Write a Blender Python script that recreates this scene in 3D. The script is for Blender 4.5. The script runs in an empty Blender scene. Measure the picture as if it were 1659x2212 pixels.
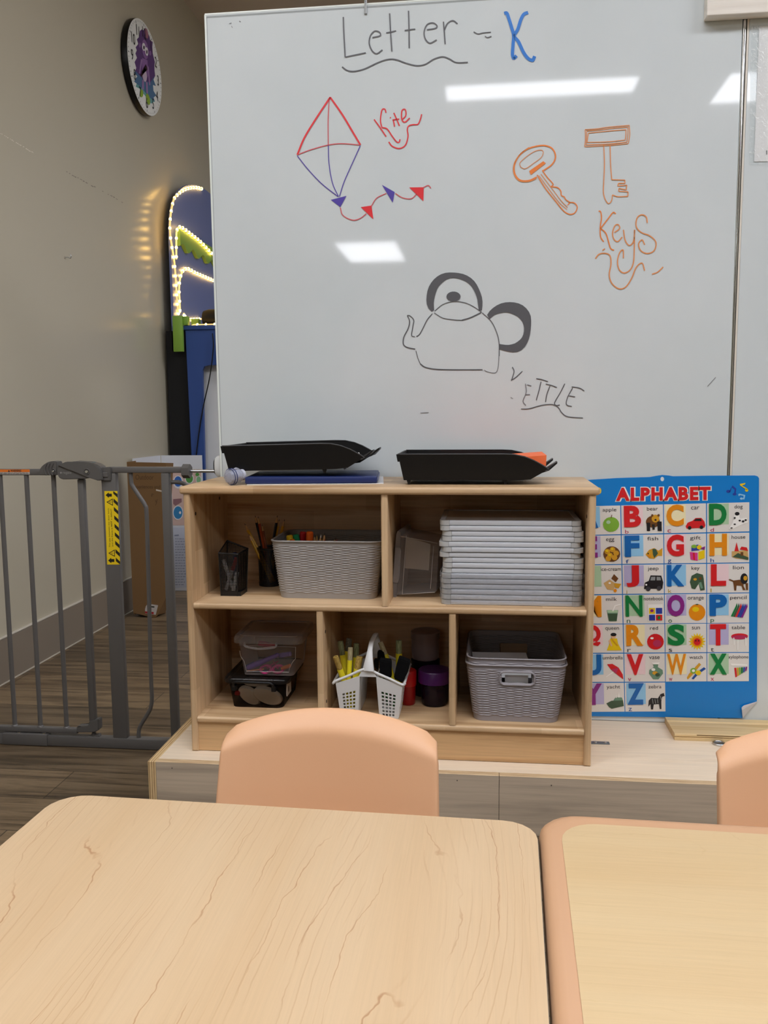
import bpy, bmesh, math, random
from mathutils import Vector, Matrix
random.seed(7)
sc = bpy.context.scene
COL = sc.collection
# ---------------------------------------------------------------- camera
F, PITCH, YAW, ROLL = 1861.24, 0.116986, 0.118628, -0.008233
CX, CY, CZ = 0.667942, -1.835537, 0.772619
FL = -0.1315          # floor level (the plywood platform top is z = 0)
B = 0.292             # front face of the glass boards
W, D, H = 0.8976, 0.286, 0.610   # cubby shelf
Z1, Z2 = 0.3467, 0.0818          # shelf levels
BX = -0.9532          # left wall
HC = 2.961            # ceiling
def cam_axes():
    cy, sy, p, r = math.cos(YAW), math.sin(YAW), PITCH, ROLL
    fwd = Vector((-sy, cy, 0)); right = Vector((cy, sy, 0)); up = Vector((0, 0, 1))
    f2 = fwd*math.cos(p) - up*math.sin(p); u2 = up*math.cos(p) + fwd*math.sin(p)
    return right*math.cos(r)+u2*math.sin(r), u2*math.cos(r)-right*math.sin(r), f2
RA, UA, FA = cam_axes()
O = Vector((CX, CY, CZ))
def ray(px, py): return FA*F + RA*(px-829.5) - UA*(py-1106)
def atY(px, py, Y): v = ray(px, py); return O + v*((Y-O.y)/v.y)
def atX(px, py, X): v = ray(px, py); return O + v*((X-O.x)/v.x)
def atZ(px, py, Z): v = ray(px, py); return O + v*((Z-O.z)/v.z)
cd = bpy.data.cameras.new('camera'); cam = bpy.data.objects.new('camera', cd); COL.objects.link(cam)
M = Matrix((RA, UA, -FA)).transposed().to_4x4(); M.translation = O; cam.matrix_world = M
cd.sensor_fit = 'HORIZONTAL'; cd.sensor_width = 36; cd.lens = F/1659*36; cd.clip_start = .01; cd.clip_end = 60
sc.camera = cam
# ---------------------------------------------------------------- materials
MATS = {}
def srgb(h):
    h = h.lstrip('#'); c = [int(h[i:i+2], 16)/255 for i in (0, 2, 4)]
    return tuple(x/12.92 if x <= .04045 else ((x+.055)/1.055)**2.4 for x in c)+(1,)
def newmat(name):
    m = bpy.data.materials.new(name); m.use_nodes = True; nt = m.node_tree
    return m, nt, nt.nodes['Principled BSDF']
def mat(name, col, rough=.5, metal=0, spec=.5, coat=0, trans=0, em=None, es=0, bump=None):
    if name in MATS: return MATS[name]
    m, nt, b = newmat(name); c = srgb(col) if isinstance(col, str) else tuple(col)+(1,)
    b.inputs['Base Color'].default_value = c; b.inputs['Roughness'].default_value = rough
    b.inputs['Metallic'].default_value = metal; b.inputs['Specular IOR Level'].default_value = spec
    b.inputs['Coat Weight'].default_value = coat; b.inputs['Transmission Weight'].default_value = trans
    if em: b.inputs['Emission Color'].default_value = srgb(em); b.inputs['Emission Strength'].default_value = es
    # slight procedural variation of the surface
    n = nt.nodes; l = nt.links
    tc = n.new('ShaderNodeTexCoord'); no = n.new('ShaderNodeTexNoise'); no.inputs['Scale'].default_value = bump[0] if bump else 60
    l.new(tc.outputs['Object'], no.inputs['Vector'])
    bu = n.new('ShaderNodeBump'); bu.inputs['Strength'].default_value = bump[1] if bump else .02; bu.inputs['Distance'].default_value = .002
    l.new(no.outputs['Fac'], bu.inputs['Height'])
    if not em and metal < .5 or bump: l.new(bu.outputs['Normal'], b.inputs['Normal'])
    MATS[name] = m; return m
def node_math(nt, op, a, b=None, clamp=False):
    n = nt.nodes.new('ShaderNodeMath'); n.operation = op; n.use_clamp = clamp
    for i, v in enumerate((a, b)):
        if v is None: continue
        if isinstance(v, (int, float)): n.inputs[i].default_value = v
        else: nt.links.new(v, n.inputs[i])
    return n.outputs[0]
def ramp(nt, fac, stops):
    r = nt.nodes.new('ShaderNodeValToRGB'); e = r.color_ramp.elements
    while len(e) < len(stops): e.new(.5)
    for i, (p, c) in enumerate(stops):
        e[i].position = p; e[i].color = srgb(c) if isinstance(c, str) else tuple(c)+(1,)
    nt.links.new(fac, r.inputs['Fac']); return r.outputs['Color']
def mixc(nt, mode, fac, a, b):
    n = nt.nodes.new('ShaderNodeMix'); n.data_type = 'RGBA'; n.blend_type = mode
    for i, v in ((0, fac), (6, a), (7, b)):
        if isinstance(v, (int, float)): n.inputs[i].default_value = v
        elif isinstance(v, tuple): n.inputs[i].default_value = v
        else: nt.links.new(v, n.inputs[i])
    return n.outputs[2]
def sepxyz(nt):
    tc = nt.nodes.new('ShaderNodeTexCoord'); s = nt.nodes.new('ShaderNodeSeparateXYZ'); nt.links.new(tc.outputs['Object'], s.inputs[0]); return s.outputs
def comb(nt, x, y, z):
    c = nt.nodes.new('ShaderNodeCombineXYZ')
    for i, v in enumerate((x, y, z)):
        if isinstance(v, (int, float)): c.inputs[i].default_value = v
        else: nt.links.new(v, c.inputs[i])
    return c.outputs[0]
def noise(nt, vec, scale=1, detail=5, rough=.6, dist=0):
    n = nt.nodes.new('ShaderNodeTexNoise'); nt.links.new(vec, n.inputs['Vector'])
    n.inputs['Scale'].default_value = scale; n.inputs['Detail'].default_value = detail; n.inputs['Roughness'].default_value = rough; n.inputs['Distortion'].default_value = dist
    return n.outputs['Fac']
def wood(name, axis, c1, c2, sa=2.0, sx=38, blocks=None, rough=.42, fine=.25, off=0, coat=0, knots=False):
    if name in MATS: return MATS[name]
    m, nt, b = newmat(name); xyz = sepxyz(nt)
    a = xyz[axis]; o = [xyz[i] for i in range(3) if i != axis]
    v = comb(nt, node_math(nt, 'MULTIPLY_ADD', a, sa), node_math(nt, 'MULTIPLY', o[0], sx), node_math(nt, 'MULTIPLY', o[1], sx))
    for nd in nt.nodes:
        if nd.type == 'MATH' and nd.operation == 'MULTIPLY_ADD': nd.inputs[2].default_value = off
    f = noise(nt, v, 1, 6, .62, .4)
    col = ramp(nt, f, [(.28, c2), (.5, c1), (.72, c1), (.85, c2)])
    v2 = comb(nt, node_math(nt, 'MULTIPLY', a, sa*3), node_math(nt, 'MULTIPLY', o[0], sx*7), node_math(nt, 'MULTIPLY', o[1], sx*7))
    f2 = noise(nt, v2, 1, 3, .6)
    g = ramp(nt, f2, [(.3, (1-fine,)*3), (.65, (1.0,)*3)])
    col = mixc(nt, 'MULTIPLY', 1.0, col, g)
    if blocks:
        br = nt.nodes.new('ShaderNodeTexBrick'); s = node_math(nt, 'ADD', o[0], o[1])
        nt.links.new(comb(nt, a, s, 0), br.inputs['Vector'])
        br.inputs['Scale'].default_value = 1; br.inputs['Brick Width'].default_value = blocks[0]; br.inputs['Row Height'].default_value = blocks[1]
        br.inputs['Mortar Size'].default_value = 0; br.inputs['Color1'].default_value = (.80, .75, .69, 1); br.inputs['Color2'].default_value = (1.06, 1.05, 1.04, 1)
        br.offset = .37
        col = mixc(nt, 'MULTIPLY', 1.0, col, br.outputs['Color'])
    if knots:
        vo = nt.nodes.new('ShaderNodeTexVoronoi'); nt.links.new(comb(nt, node_math(nt, 'MULTIPLY', a, 3.5), node_math(nt, 'MULTIPLY', o[0], 12), node_math(nt, 'MULTIPLY', o[1], 12)), vo.inputs['Vector']); vo.inputs['Scale'].default_value = .8
        k = ramp(nt, vo.outputs['Distance'], [(.0, '#6b4a2e'), (.05, '#8a6844'), (.10, (1, 1, 1))])
        col = mixc(nt, 'MULTIPLY', .8, col, k)
    nt.links.new(col, b.inputs['Base Color']); b.inputs['Roughness'].default_value = rough; b.inputs['Coat Weight'].default_value = coat; b.inputs['Coat Roughness'].default_value = .15
    bu = nt.nodes.new('ShaderNodeBump'); bu.inputs['Strength'].default_value = .06; bu.inputs['Distance'].default_value = .001; nt.links.new(f2, bu.inputs['Height']); nt.links.new(bu.outputs['Normal'], b.inputs['Normal'])
    MATS[name] = m; return m
def stripes_ply(name, axis, c1, c2, period=.0055):
    m, nt, b = newmat(name); xyz = sepxyz(nt)
    s = node_math(nt, 'SINE', node_math(nt, 'MULTIPLY', xyz[axis], 2*math.pi/period))
    o = [xyz[i] for i in range(3) if i != axis]
    n = noise(nt, comb(nt, node_math(nt, 'MULTIPLY', o[0], 14), node_math(nt, 'MULTIPLY', o[1], 14), node_math(nt, 'MULTIPLY', xyz[axis], 160)), 1, 4)
    f = node_math(nt, 'ADD', node_math(nt, 'MULTIPLY', s, .25), n)
    nt.links.new(ramp(nt, f, [(.3, c2), (.62, c1)]), b.inputs['Base Color']); b.inputs['Roughness'].default_value = .7
    MATS[name] = m; return m
def maple(name, axis, base, line, lines=13, contrast=1.0):
    m, nt, b = newmat(name); xyz = sepxyz(nt); a = xyz[axis]; c = xyz[1-axis]
    A = lambda k, off=0: node_math(nt, 'ADD', node_math(nt, 'MULTIPLY', a, k), off); C_ = lambda k: node_math(nt, 'MULTIPLY', c, k)
    n = noise(nt, comb(nt, A(1.1), C_(4.2), 3.3), 1, 1.0, .4, .3)
    wob = noise(nt, comb(nt, A(16), C_(26), 0), 1, 3, .55)
    bc = None
    fib = noise(nt, comb(nt, A(6), C_(260), 0), 1, 4, .7)
    bc = ramp(nt, fib, [(.25, [x*.93 for x in srgb(base)[:3]]), (.6, srgb(base)[:3])])
    br = noise(nt, comb(nt, A(1.2), C_(12), 5), 1, 3)
    bc = mixc(nt, 'MULTIPLY', 1.0, bc, ramp(nt, br, [(.3, (.95, .91, .86)), (.65, (1, 1, 1))]))
    for k, (cnt, lin, wdt, thr, seed) in enumerate(((lines, 23, .022, .44, 9), (lines*2.4, 90, .10, .46, 21))):
        ph = node_math(nt, 'ADD', node_math(nt, 'MULTIPLY', n, cnt), node_math(nt, 'ADD', C_(lin), node_math(nt, 'MULTIPLY', wob, .5)))
        fr = node_math(nt, 'FRACT', ph)
        lc = [x/y for x, y in zip(srgb(line), srgb(base))][:3]; lc = lc if k == 0 else [x*.4+.6 for x in lc]
        ln = ramp(nt, fr, [(0, (1, 1, 1)), (1-wdt*2, (1, 1, 1)), (1-wdt, lc), (1-wdt*.6, lc), (1, (1, 1, 1))])
        gate = noise(nt, comb(nt, A(4, seed), C_(16), seed), 1, 2)
        gate = node_math(nt, 'MULTIPLY', ramp(nt, gate, [(thr, (0, 0, 0)), (thr+.16, (1, 1, 1))]), contrast)
        bc = mixc(nt, 'MULTIPLY', gate, bc, ln)
    nt.links.new(bc, b.inputs['Base Color']); b.inputs['Roughness'].default_value = .38
    b.inputs['Specular IOR Level'].default_value = .35
    MATS[name] = m; return m
def seethru(name, tint, body, fac, rough=.2, crinkle=0, noise_scale=40, fk=.9):
    """thin clear plastic: mostly lets light straight through, with a glossy skin"""
    m, nt, b = newmat(name); out = nt.nodes['Material Output']
    tr = nt.nodes.new('ShaderNodeBsdfTransparent'); tr.inputs[0].default_value = srgb(tint)
    b.inputs['Base Color'].default_value = srgb(body); b.inputs['Roughness'].default_value = rough; b.inputs['Specular IOR Level'].default_value = .8
    mx = nt.nodes.new('ShaderNodeMixShader'); fr = nt.nodes.new('ShaderNodeFresnel'); fr.inputs[0].default_value = 1.45
    nt.links.new(node_math(nt, 'ADD', node_math(nt, 'MULTIPLY', fr.outputs[0], fk), fac, True), mx.inputs[0])
    nt.links.new(tr.outputs[0], mx.inputs[1]); nt.links.new(b.outputs[0], mx.inputs[2]); nt.links.new(mx.outputs[0], out.inputs[0])
    if crinkle:
        tc = nt.nodes.new('ShaderNodeTexCoord'); n = nt.nodes.new('ShaderNodeTexNoise'); n.inputs['Scale'].default_value = noise_scale; n.inputs['Detail'].default_value = 4; n.inputs['Distortion'].default_value = 1.5
        nt.links.new(tc.outputs['Object'], n.inputs['Vector']); bu = nt.nodes.new('ShaderNodeBump'); bu.inputs['Strength'].default_value = crinkle; bu.inputs['Distance'].default_value = .01
        nt.links.new(n.outputs['Fac'], bu.inputs['Height']); nt.links.new(bu.outputs['Normal'], b.inputs['Normal']); nt.links.new(bu.outputs['Normal'], fr.inputs['Normal'])
    MATS[name] = m; return m
def wiremesh(name, col, pitch=.0032, round_=False):
    m, nt, b = newmat(name); out = nt.nodes['Material Output']; xyz = sepxyz(nt)
    b.inputs['Base Color'].default_value = srgb(col); b.inputs['Roughness'].default_value = .4
    k = math.pi*2/pitch/1.0
    if round_:
        u = node_math(nt, 'MULTIPLY', node_math(nt, 'ARCTAN2', xyz[1], xyz[0]), .026)
    else: u = node_math(nt, 'ADD', xyz[0], xyz[1])
    f = node_math(nt, 'MULTIPLY', node_math(nt, 'SINE', node_math(nt, 'MULTIPLY', u, k/1.6)), node_math(nt, 'SINE', node_math(nt, 'MULTIPLY', xyz[2], k/1.6)))
    h = node_math(nt, 'GREATER_THAN', node_math(nt, 'ABSOLUTE', f), .60)
    tr = nt.nodes.new('ShaderNodeBsdfTransparent'); mx = nt.nodes.new('ShaderNodeMixShader')
    nt.links.new(h, mx.inputs[0]); nt.links.new(b.outputs[0], mx.inputs[1]); nt.links.new(tr.outputs[0], mx.inputs[2]); nt.links.new(mx.outputs[0], out.inputs[0])
    MATS[name] = m; return m
# ---------------------------------------------------------------- mesh helpers
def mb(): return bmesh.new()
def quadmesh_new(bm, faces_pts, mi=0):
    for pts in faces_pts:
        f = bm.faces.new([bm.verts.new(p) for p in pts]); f.material_index = mi
def box(bm, x0, x1, y0, y1, z0, z1, bev=0, seg=2, mx=None, mi=0, only=None):
    vs = [bm.verts.new((x, y, z)) for x in (x0, x1) for y in (y0, y1) for z in (z0, z1)]
    idx = ((0, 1, 3, 2), (4, 6, 7, 5), (0, 4, 5, 1), (2, 3, 7, 6), (0, 2, 6, 4), (1, 5, 7, 3))
    fs = [bm.faces.new([vs[i] for i in q]) for q in idx]
    for f in fs: f.material_index = mi
    if bev:
        es = {e for f in fs for e in f.edges}
        if only: es = [e for e in es if only((e.verts[0].co+e.verts[1].co)/2, (e.verts[0].co-e.verts[1].co).normalized())]
        r = bmesh.ops.bevel(bm, geom=list(es), offset=bev, segments=seg, affect='EDGES', profile=.5, clamp_overlap=True)
        for f in r['faces']: f.material_index = mi
        vs = list({v for f in fs if f.is_valid for v in f.verts} | {v for f in r['faces'] for v in f.verts})
    if mx is not None:
        for v in vs: v.co = mx @ v.co
    return vs
def frame_of(d):
    d = d.normalized(); u = d.cross(Vector((0, 0, 1)))
    if u.length < 1e-4: u = Vector((1, 0, 0))
    u.normalize(); return u, d.cross(u)
def ring(bm, c, u, v, r, n, r2=None, ph=0):
    r2 = r if r2 is None else r2
    return [bm.verts.new(c+u*(r*math.cos(2*math.pi*i/n+ph))+v*(r2*math.sin(2*math.pi*i/n+ph))) for i in range(n)]
def bridge(bm, a, b, mi=0):
    n = len(a)
    for i in range(n):
        f = bm.faces.new((a[i], a[(i+1) % n], b[(i+1) % n], b[i])); f.material_index = mi
def cap(bm, a, mi=0):
    f = bm.faces.new(a); f.material_index = mi
def cone(bm, p0, p1, r0, r1, n=16, caps=True, mi=0):
    p0, p1 = Vector(p0), Vector(p1); u, v = frame_of(p1-p0)
    a = ring(bm, p0, u, v, r0, n); b = ring(bm, p1, u, v, r1, n); bridge(bm, a, b, mi)
    if caps: cap(bm, a[::-1], mi); cap(bm, b, mi)
def smooth_pts(pts, k=6):
    pts = [Vector(p) for p in pts]
    if len(pts) < 3: return pts
    out = []
    for i in range(len(pts)-1):
        p0 = pts[i-1] if i else pts[0]*2-pts[1]; p1, p2 = pts[i], pts[i+1]; p3 = pts[i+2] if i+2 < len(pts) else p2*2-p1
        for j in range(k):
            t = j/k; out.append(.5*((2*p1)+(p2-p0)*t+(2*p0-5*p1+4*p2-p3)*t*t+(3*p1-p0-3*p2+p3)*t**3))
    out.append(pts[-1]); return out
def tube(bm, pts, r, n=10, caps=True, mi=0, flat=1.0):
    pts = [Vector(p) for p in pts]; rings = []; u = v = None
    for i, p in enumerate(pts):
        d = (pts[min(i+1, len(pts)-1)]-pts[max(i-1, 0)]).normalized()
        if u is None: u, v = frame_of(d)
        else:
            u = (u-d*u.dot(d)).normalized(); v = d.cross(u)
        rr = r[i] if isinstance(r, (list, tuple)) else r
        rings.append(ring(bm, p, u, v, rr, n, rr*flat))
    for a, b in zip(rings, rings[1:]): bridge(bm, a, b, mi)
    if caps: cap(bm, rings[0][::-1], mi); cap(bm, rings[-1], mi)
def lathe(bm, c, prof, n=24, mi=0, cap0=True, cap1=True):
    c = Vector(c); rs = [ring(bm, c+Vector((0, 0, z)), Vector((1, 0, 0)), Vector((0, 1, 0)), r, n) for r, z in prof]
    for a, b in zip(rs, rs[1:]): bridge(bm, a, b, mi)
    if cap0: cap(bm, rs[0][::-1], mi)
    if cap1: cap(bm, rs[-1], mi)
def prism(bm, pts, off, mi=0):
    off = Vector(off); a = [bm.verts.new(Vector(p)) for p in pts]; b = [bm.verts.new(Vector(p)+off) for p in pts]
    cap(bm, a, mi); cap(bm, b[::-1], mi)
    n = len(a)
    for i in range(n):
        f = bm.faces.new((a[i], b[i], b[(i+1) % n], a[(i+1) % n])); f.material_index = mi
def sphere(bm, c, r, n=10, m=6, s=(1, 1, 1), mi=0):
    c = Vector(c); rs = []
    for j in range(1, m):
        t = math.pi*j/m
        rs.append([bm.verts.new(c+Vector((s[0]*r*math.sin(t)*math.cos(2*math.pi*i/n), s[1]*r*math.sin(t)*math.sin(2*math.pi*i/n), -s[2]*r*math.cos(t)))) for i in range(n)])
    for a, b in zip(rs, rs[1:]): bridge(bm, a, b, mi)
    for rg, z, rev in ((rs[0], -1, True), (rs[-1], 1, False)):
        p = bm.verts.new(c+Vector((0, 0, z*r*s[2])))
        for i in range(n):
            q = (rg[i], rg[(i+1) % n], p); f = bm.faces.new(q[::-1] if rev else q); f.material_index = mi
def ribbon(bm, pts, w, fn, mi=0, sm=5):
    """a pen stroke: pts are 2-D, fn(u, v) puts them on a surface"""
    P = smooth_pts([Vector((p[0], p[1], 0)) for p in pts], sm) if sm else [Vector((p[0], p[1], 0)) for p in pts]
    prev = None; n = len(P)
    for i, p in enumerate(P):
        d = (P[min(i+1, n-1)]-P[max(i-1, 0)])
        if d.length < 1e-9: continue
        d.normalize(); q = Vector((-d.y, d.x, 0))*(w/2)
        cur = (bm.verts.new(fn(p.x+q.x, p.y+q.y)), bm.verts.new(fn(p.x-q.x, p.y-q.y)))
        if prev: f = bm.faces.new((prev[0], prev[1], cur[1], cur[0])); f.material_index = mi
        prev = cur
def poly(bm, pts, fn, mi=0):
    try: f = bm.faces.new([bm.verts.new(fn(*p)) for p in pts]); f.material_index = mi
    except ValueError: pass
def ell(cx, cy, rx, ry, n=18, a=0):
    ca, sa = math.cos(a), math.sin(a)
    return [(cx+rx*math.cos(t)*ca-ry*math.sin(t)*sa, cy+rx*math.cos(t)*sa+ry*math.sin(t)*ca) for t in [2*math.pi*i/n for i in range(n)]]
# ---------------------------------------------------------------- objects
ROOT = {}
def obj(name, bm, m, parent=None, base=None, smooth=None, recalc=True, mods=None):
    if recalc: bmesh.ops.recalc_face_normals(bm, faces=bm.faces)
    if parent is not None: b0 = ROOT[parent.name]
    elif base is not None: b0 = Vector(base)
    else:
        xs = [v.co for v in bm.verts]
        b0 = Vector(((min(v.x for v in xs)+max(v.x for v in xs))/2, (min(v.y for v in xs)+max(v.y for v in xs))/2, min(v.z for v in xs)))
    for v in bm.verts: v.co -= b0
    me = bpy.data.meshes.new(name); bm.to_mesh(me); bm.free()
    for x in (m if isinstance(m, (list, tuple)) else [m]): me.materials.append(x)
    o = bpy.data.objects.new(name, me); COL.objects.link(o); ROOT[o.name] = b0
    if parent is not None: o.parent = parent
    else: o.location = b0
    if smooth is not None:
        for p in me.polygons: p.use_smooth = True
        me.set_sharp_from_angle(angle=math.radians(smooth))
    for k in (mods or []):
        md = o.modifiers.new(k[0], k[0])
        for a, v in k[1].items(): setattr(md, a, v)
    return o
def tag(o, label, cat, group=None, kind=None):
    o['label'] = label; o['category'] = cat
    if group: o['group'] = group
    if kind: o['kind'] = kind
    return o
def thing(name, label, cat, loc, group=None):
    o = bpy.data.objects.new(name, None); COL.objects.link(o); o.location = loc; o.empty_display_size = .05; ROOT[o.name] = Vector(loc)
    return tag(o, label, cat, group)
def struct(name, bm, m, **k):
    o = obj(name, bm, m, **k); o['kind'] = 'structure'; return o
def dup(root, off, label=None, group=None):
    r = root.copy(); COL.objects.link(r); r.location = root.location+Vector(off); ROOT[r.name] = ROOT[root.name]+Vector(off)
    if label: r['label'] = label
    if group: r['group'] = group
    for ch in list(root.children):
        c = ch.copy(); COL.objects.link(c); c.parent = r
        for g in list(ch.children):
            d = g.copy(); COL.objects.link(d); d.parent = c
    return r
# ---------------------------------------------------------------- lettering
TX = {}
def preload(items):
    os_ = []
    for body, bold in items:
        if (body, bold) in TX: continue
        cu = bpy.data.curves.new('t', 'FONT'); cu.body = body; cu.size = 1; cu.offset = bold; cu.resolution_u = 4; cu.space_character = 1.22 if body == 'ALPHABET' else 1; cu.fill_mode = 'FRONT'
        o = bpy.data.objects.new('t', cu); COL.objects.link(o); os_.append((body, bold, o)); TX[(body, bold)] = None
    bpy.context.view_layer.update(); dg = bpy.context.evaluated_depsgraph_get()
    for body, bold, o in os_:
        me = bpy.data.meshes.new_from_object(o.evaluated_get(dg))
        v = [tuple(x.co) for x in me.vertices]; f = [tuple(p.vertices) for p in me.polygons]
        TX[(body, bold)] = (v, f, min(p[0] for p in v), max(p[0] for p in v), min(p[1] for p in v), max(p[1] for p in v))
        bpy.data.meshes.remove(me)
    for _, _, o in os_:
        cu = o.data; bpy.data.objects.remove(o); bpy.data.curves.remove(cu)
def put_text(bm, body, bold, fn, u0, u1, v0, v1, mi=0, emb=None):
    """letters filling the box u0..u1 (to the right), v0 (bottom)..v1 (top); emb = displaced copy function for raised letters"""
    v, f, ax, bx, ay, by = TX[(body, bold)]
    U = lambda p: u0+(p[0]-ax)/(bx-ax)*(u1-u0); V = lambda p: v0+(p[1]-ay)/(by-ay)*(v1-v0)
    vs = [bm.verts.new(fn(U(p), V(p))) for p in v]; fs = []
    for q in f:
        try: g = bm.faces.new([vs[i] for i in q]); g.material_index = mi; fs.append(g)
        except ValueError: pass
    if emb is not None:
        r = bmesh.ops.extrude_face_region(bm, geom=fs)
        bmesh.ops.translate(bm, verts=[x for x in r['geom'] if isinstance(x, bmesh.types.BMVert)], vec=emb)
# ---------------------------------------------------------------- words used on things
CELLS = [('A','blu','tb','apple','a','r'),('B','red','tp','bear','b','r'),('C','ora','ty','car','c','r'),('D','grn','tg','dog','d','r'),
 ('E','pur','tv','egg','e','g'),('F','blu','tb','fish','f','n'),('G','red','tp','gift','g','n'),('H','ora','ty','house','h','n'),
 ('I','grn','tg','ice-cream','i','y'),('J','red','tv','jeep','j','y'),('K','blu','tb','key','k','y'),('L','red','tp','lion','l','y'),
 ('M','ora','ty','milk','m','g'),('N','grn','tg','notebook','n','g'),('O','pur','tv','orange','o','g'),('P','blu','tb','pencil','p','g'),
 ('Q','red','tp','queen','q','k'),('R','ora','ty','red','r','k'),('S','grn','tg','sun','s','k'),('T','red','tv','table','t','k'),
 ('U','blu','tb','umbrella','u','r'),('V','red','tp','vase','v','r'),('W','ora','ty','watch','w','r'),('X','grn','tg','xylophone','x','r'),
 ('Y','pur','tv','yacht','y','n'),('Z','blu','tb','zebra','z','n')]
preload([(c[0], .02 if c[0] in 'MNW' else .045) for c in CELLS]+[(c[3], 0) for c in CELLS]+[(c[4], 0) for c in CELLS]+[('ALPHABET', .05), ('ALPHABET', .11)]+
        [(str(i), 0) for i in range(1, 13)]+[('WARNING', .03), ('!', .04), ('regalo', 0), ('Outdoor', 0), ('experiences and', 0),
         ('The gap between the door latch', 0), ('and the frame is', 0), ('NOT', .03), ('a defect!', 0), ('1a', 0)])
# ---------------------------------------------------------------- colours
M_wall = mat('wall_paint', '#bab3a0', .25, spec=.5, bump=(140, .012))
M_ceil = mat('ceiling_paint', '#c9bbaa', .7)
M_white = mat('white_plastic', '#d9dbdc', .35)
M_whitewall = mat('white_wall_paint', '#c9cbcc', .6)
M_base = mat('baseboard_tile', '#84796c', .45, bump=(30, .05))
M_caulk = mat('caulk', '#bcb5a8', .6)
M_grey = mat('grey_powder_coat', '#5a5856', .42, spec=.45)
M_greyp = mat('grey_moulded_plastic', '#545250', .5)
M_steel = mat('steel', '#b8bcc0', .25, metal=1)
M_chrome = mat('chrome', '#d5d8da', .12, metal=1)
M_black = mat('black_plastic', '#0b0b0c', .38, spec=.35)
M_peach = mat('peach_plastic', '#dfae86', .42, spec=.4, bump=(320, .03))
M_peachedge = mat('peach_edge_band', '#c69b76', .45)
# ---------------------------------------------------------------- the room
def floor_mat():
    m, nt, b = newmat('wood_look_floor'); x = sepxyz(nt)
    br = nt.nodes.new('ShaderNodeTexBrick'); nt.links.new(comb(nt, x[0], x[1], 0), br.inputs['Vector']); br.inputs['Scale'].default_value = 1
    br.inputs['Brick Width'].default_value = .92; br.inputs['Row Height'].default_value = .155; br.inputs['Mortar Size'].default_value = .0016
    br.inputs['Color1'].default_value = (.62, .62, .62, 1); br.inputs['Color2'].default_value = (1.15, 1.12, 1.05, 1); br.inputs['Mortar'].default_value = (.3, .28, .26, 1); br.offset = .4
    rnd = nt.nodes.new('ShaderNodeTexWhiteNoise')
    row = node_math(nt, 'FLOOR', node_math(nt, 'DIVIDE', x[1], .155)); 
    nt.links.new(comb(nt, row, 0, 0), rnd.inputs['Vector'])
    sh = node_math(nt, 'MULTIPLY', rnd.outputs['Value'], 30)
    f = noise(nt, comb(nt, node_math(nt, 'ADD', node_math(nt, 'MULTIPLY', x[0], 2.6), sh), node_math(nt, 'MULTIPLY', x[1], 34), sh), 1, 7, .68, .8)
    c = ramp(nt, f, [(.27, '#2c241c'), (.45, '#63533f'), (.58, '#7f6d55'), (.78, '#4f4336')])
    c = mixc(nt, 'MULTIPLY', 1.0, c, br.outputs['Color'])
    nt.links.new(c, b.inputs['Base Color']); b.inputs['Roughness'].default_value = .42
    bu = nt.nodes.new('ShaderNodeBump'); bu.inputs['Strength'].default_value = .15; bu.inputs['Distance'].default_value = .002; nt.links.new(f, bu.inputs['Height']); nt.links.new(bu.outputs['Normal'], b.inputs['Normal'])
    return m
XR, YR, YF, XJ, YJ = 5.2, -11.6, 4.1, -3.2, -2.7     # right wall, rear wall, far wall, wide part of the room behind the camera
t = .1
bm = mb(); box(bm, XJ-t, XR+t, YR-t, YF+t, FL-.1, FL); struct('floor', bm, floor_mat(), base=(0, 0, FL))
bm = mb(); box(bm, XJ-t, XR+t, YR-t, YF+t, HC, HC+.1); struct('ceiling', bm, M_ceil)
bm = mb(); box(bm, BX-t, BX, YJ, YF+t, FL, HC); wl = struct('wall_left', bm, M_wall, base=(BX, 1, FL))
bm = mb(); box(bm, XJ-t, XJ, YR-t, YJ+t, FL, HC); struct('wall_side', bm, M_wall)
bm = mb(); box(bm, XJ, BX-t, YJ, YJ+t, FL, HC); struct('wall_return', bm, M_wall)
bm = mb(); box(bm, BX, XR+t, YF, YF+t, FL, HC); struct('wall_far', bm, M_whitewall)
bm = mb(); box(bm, XR, XR+t, YR, YF, FL, HC); struct('wall_right', bm, M_wall)
bm = mb(); box(bm, XJ, XR, YR-t, YR, FL, HC); struct('wall_rear', bm, M_wall)
bm = mb(); box(bm, BX, BX+.011, YJ, YF, FL, FL+.152, .003); bl = struct('baseboard_left', bm, M_base)
bm = mb(); box(bm, BX, BX+.013, YJ, YF, FL+.152, FL+.158, .002); struct('trim_1', bm, M_caulk)
bm = mb(); box(bm, BX+.0105, BX+.0145, YJ, YF, FL, FL+.0035); struct('trim_2', bm, M_caulk)
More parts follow.
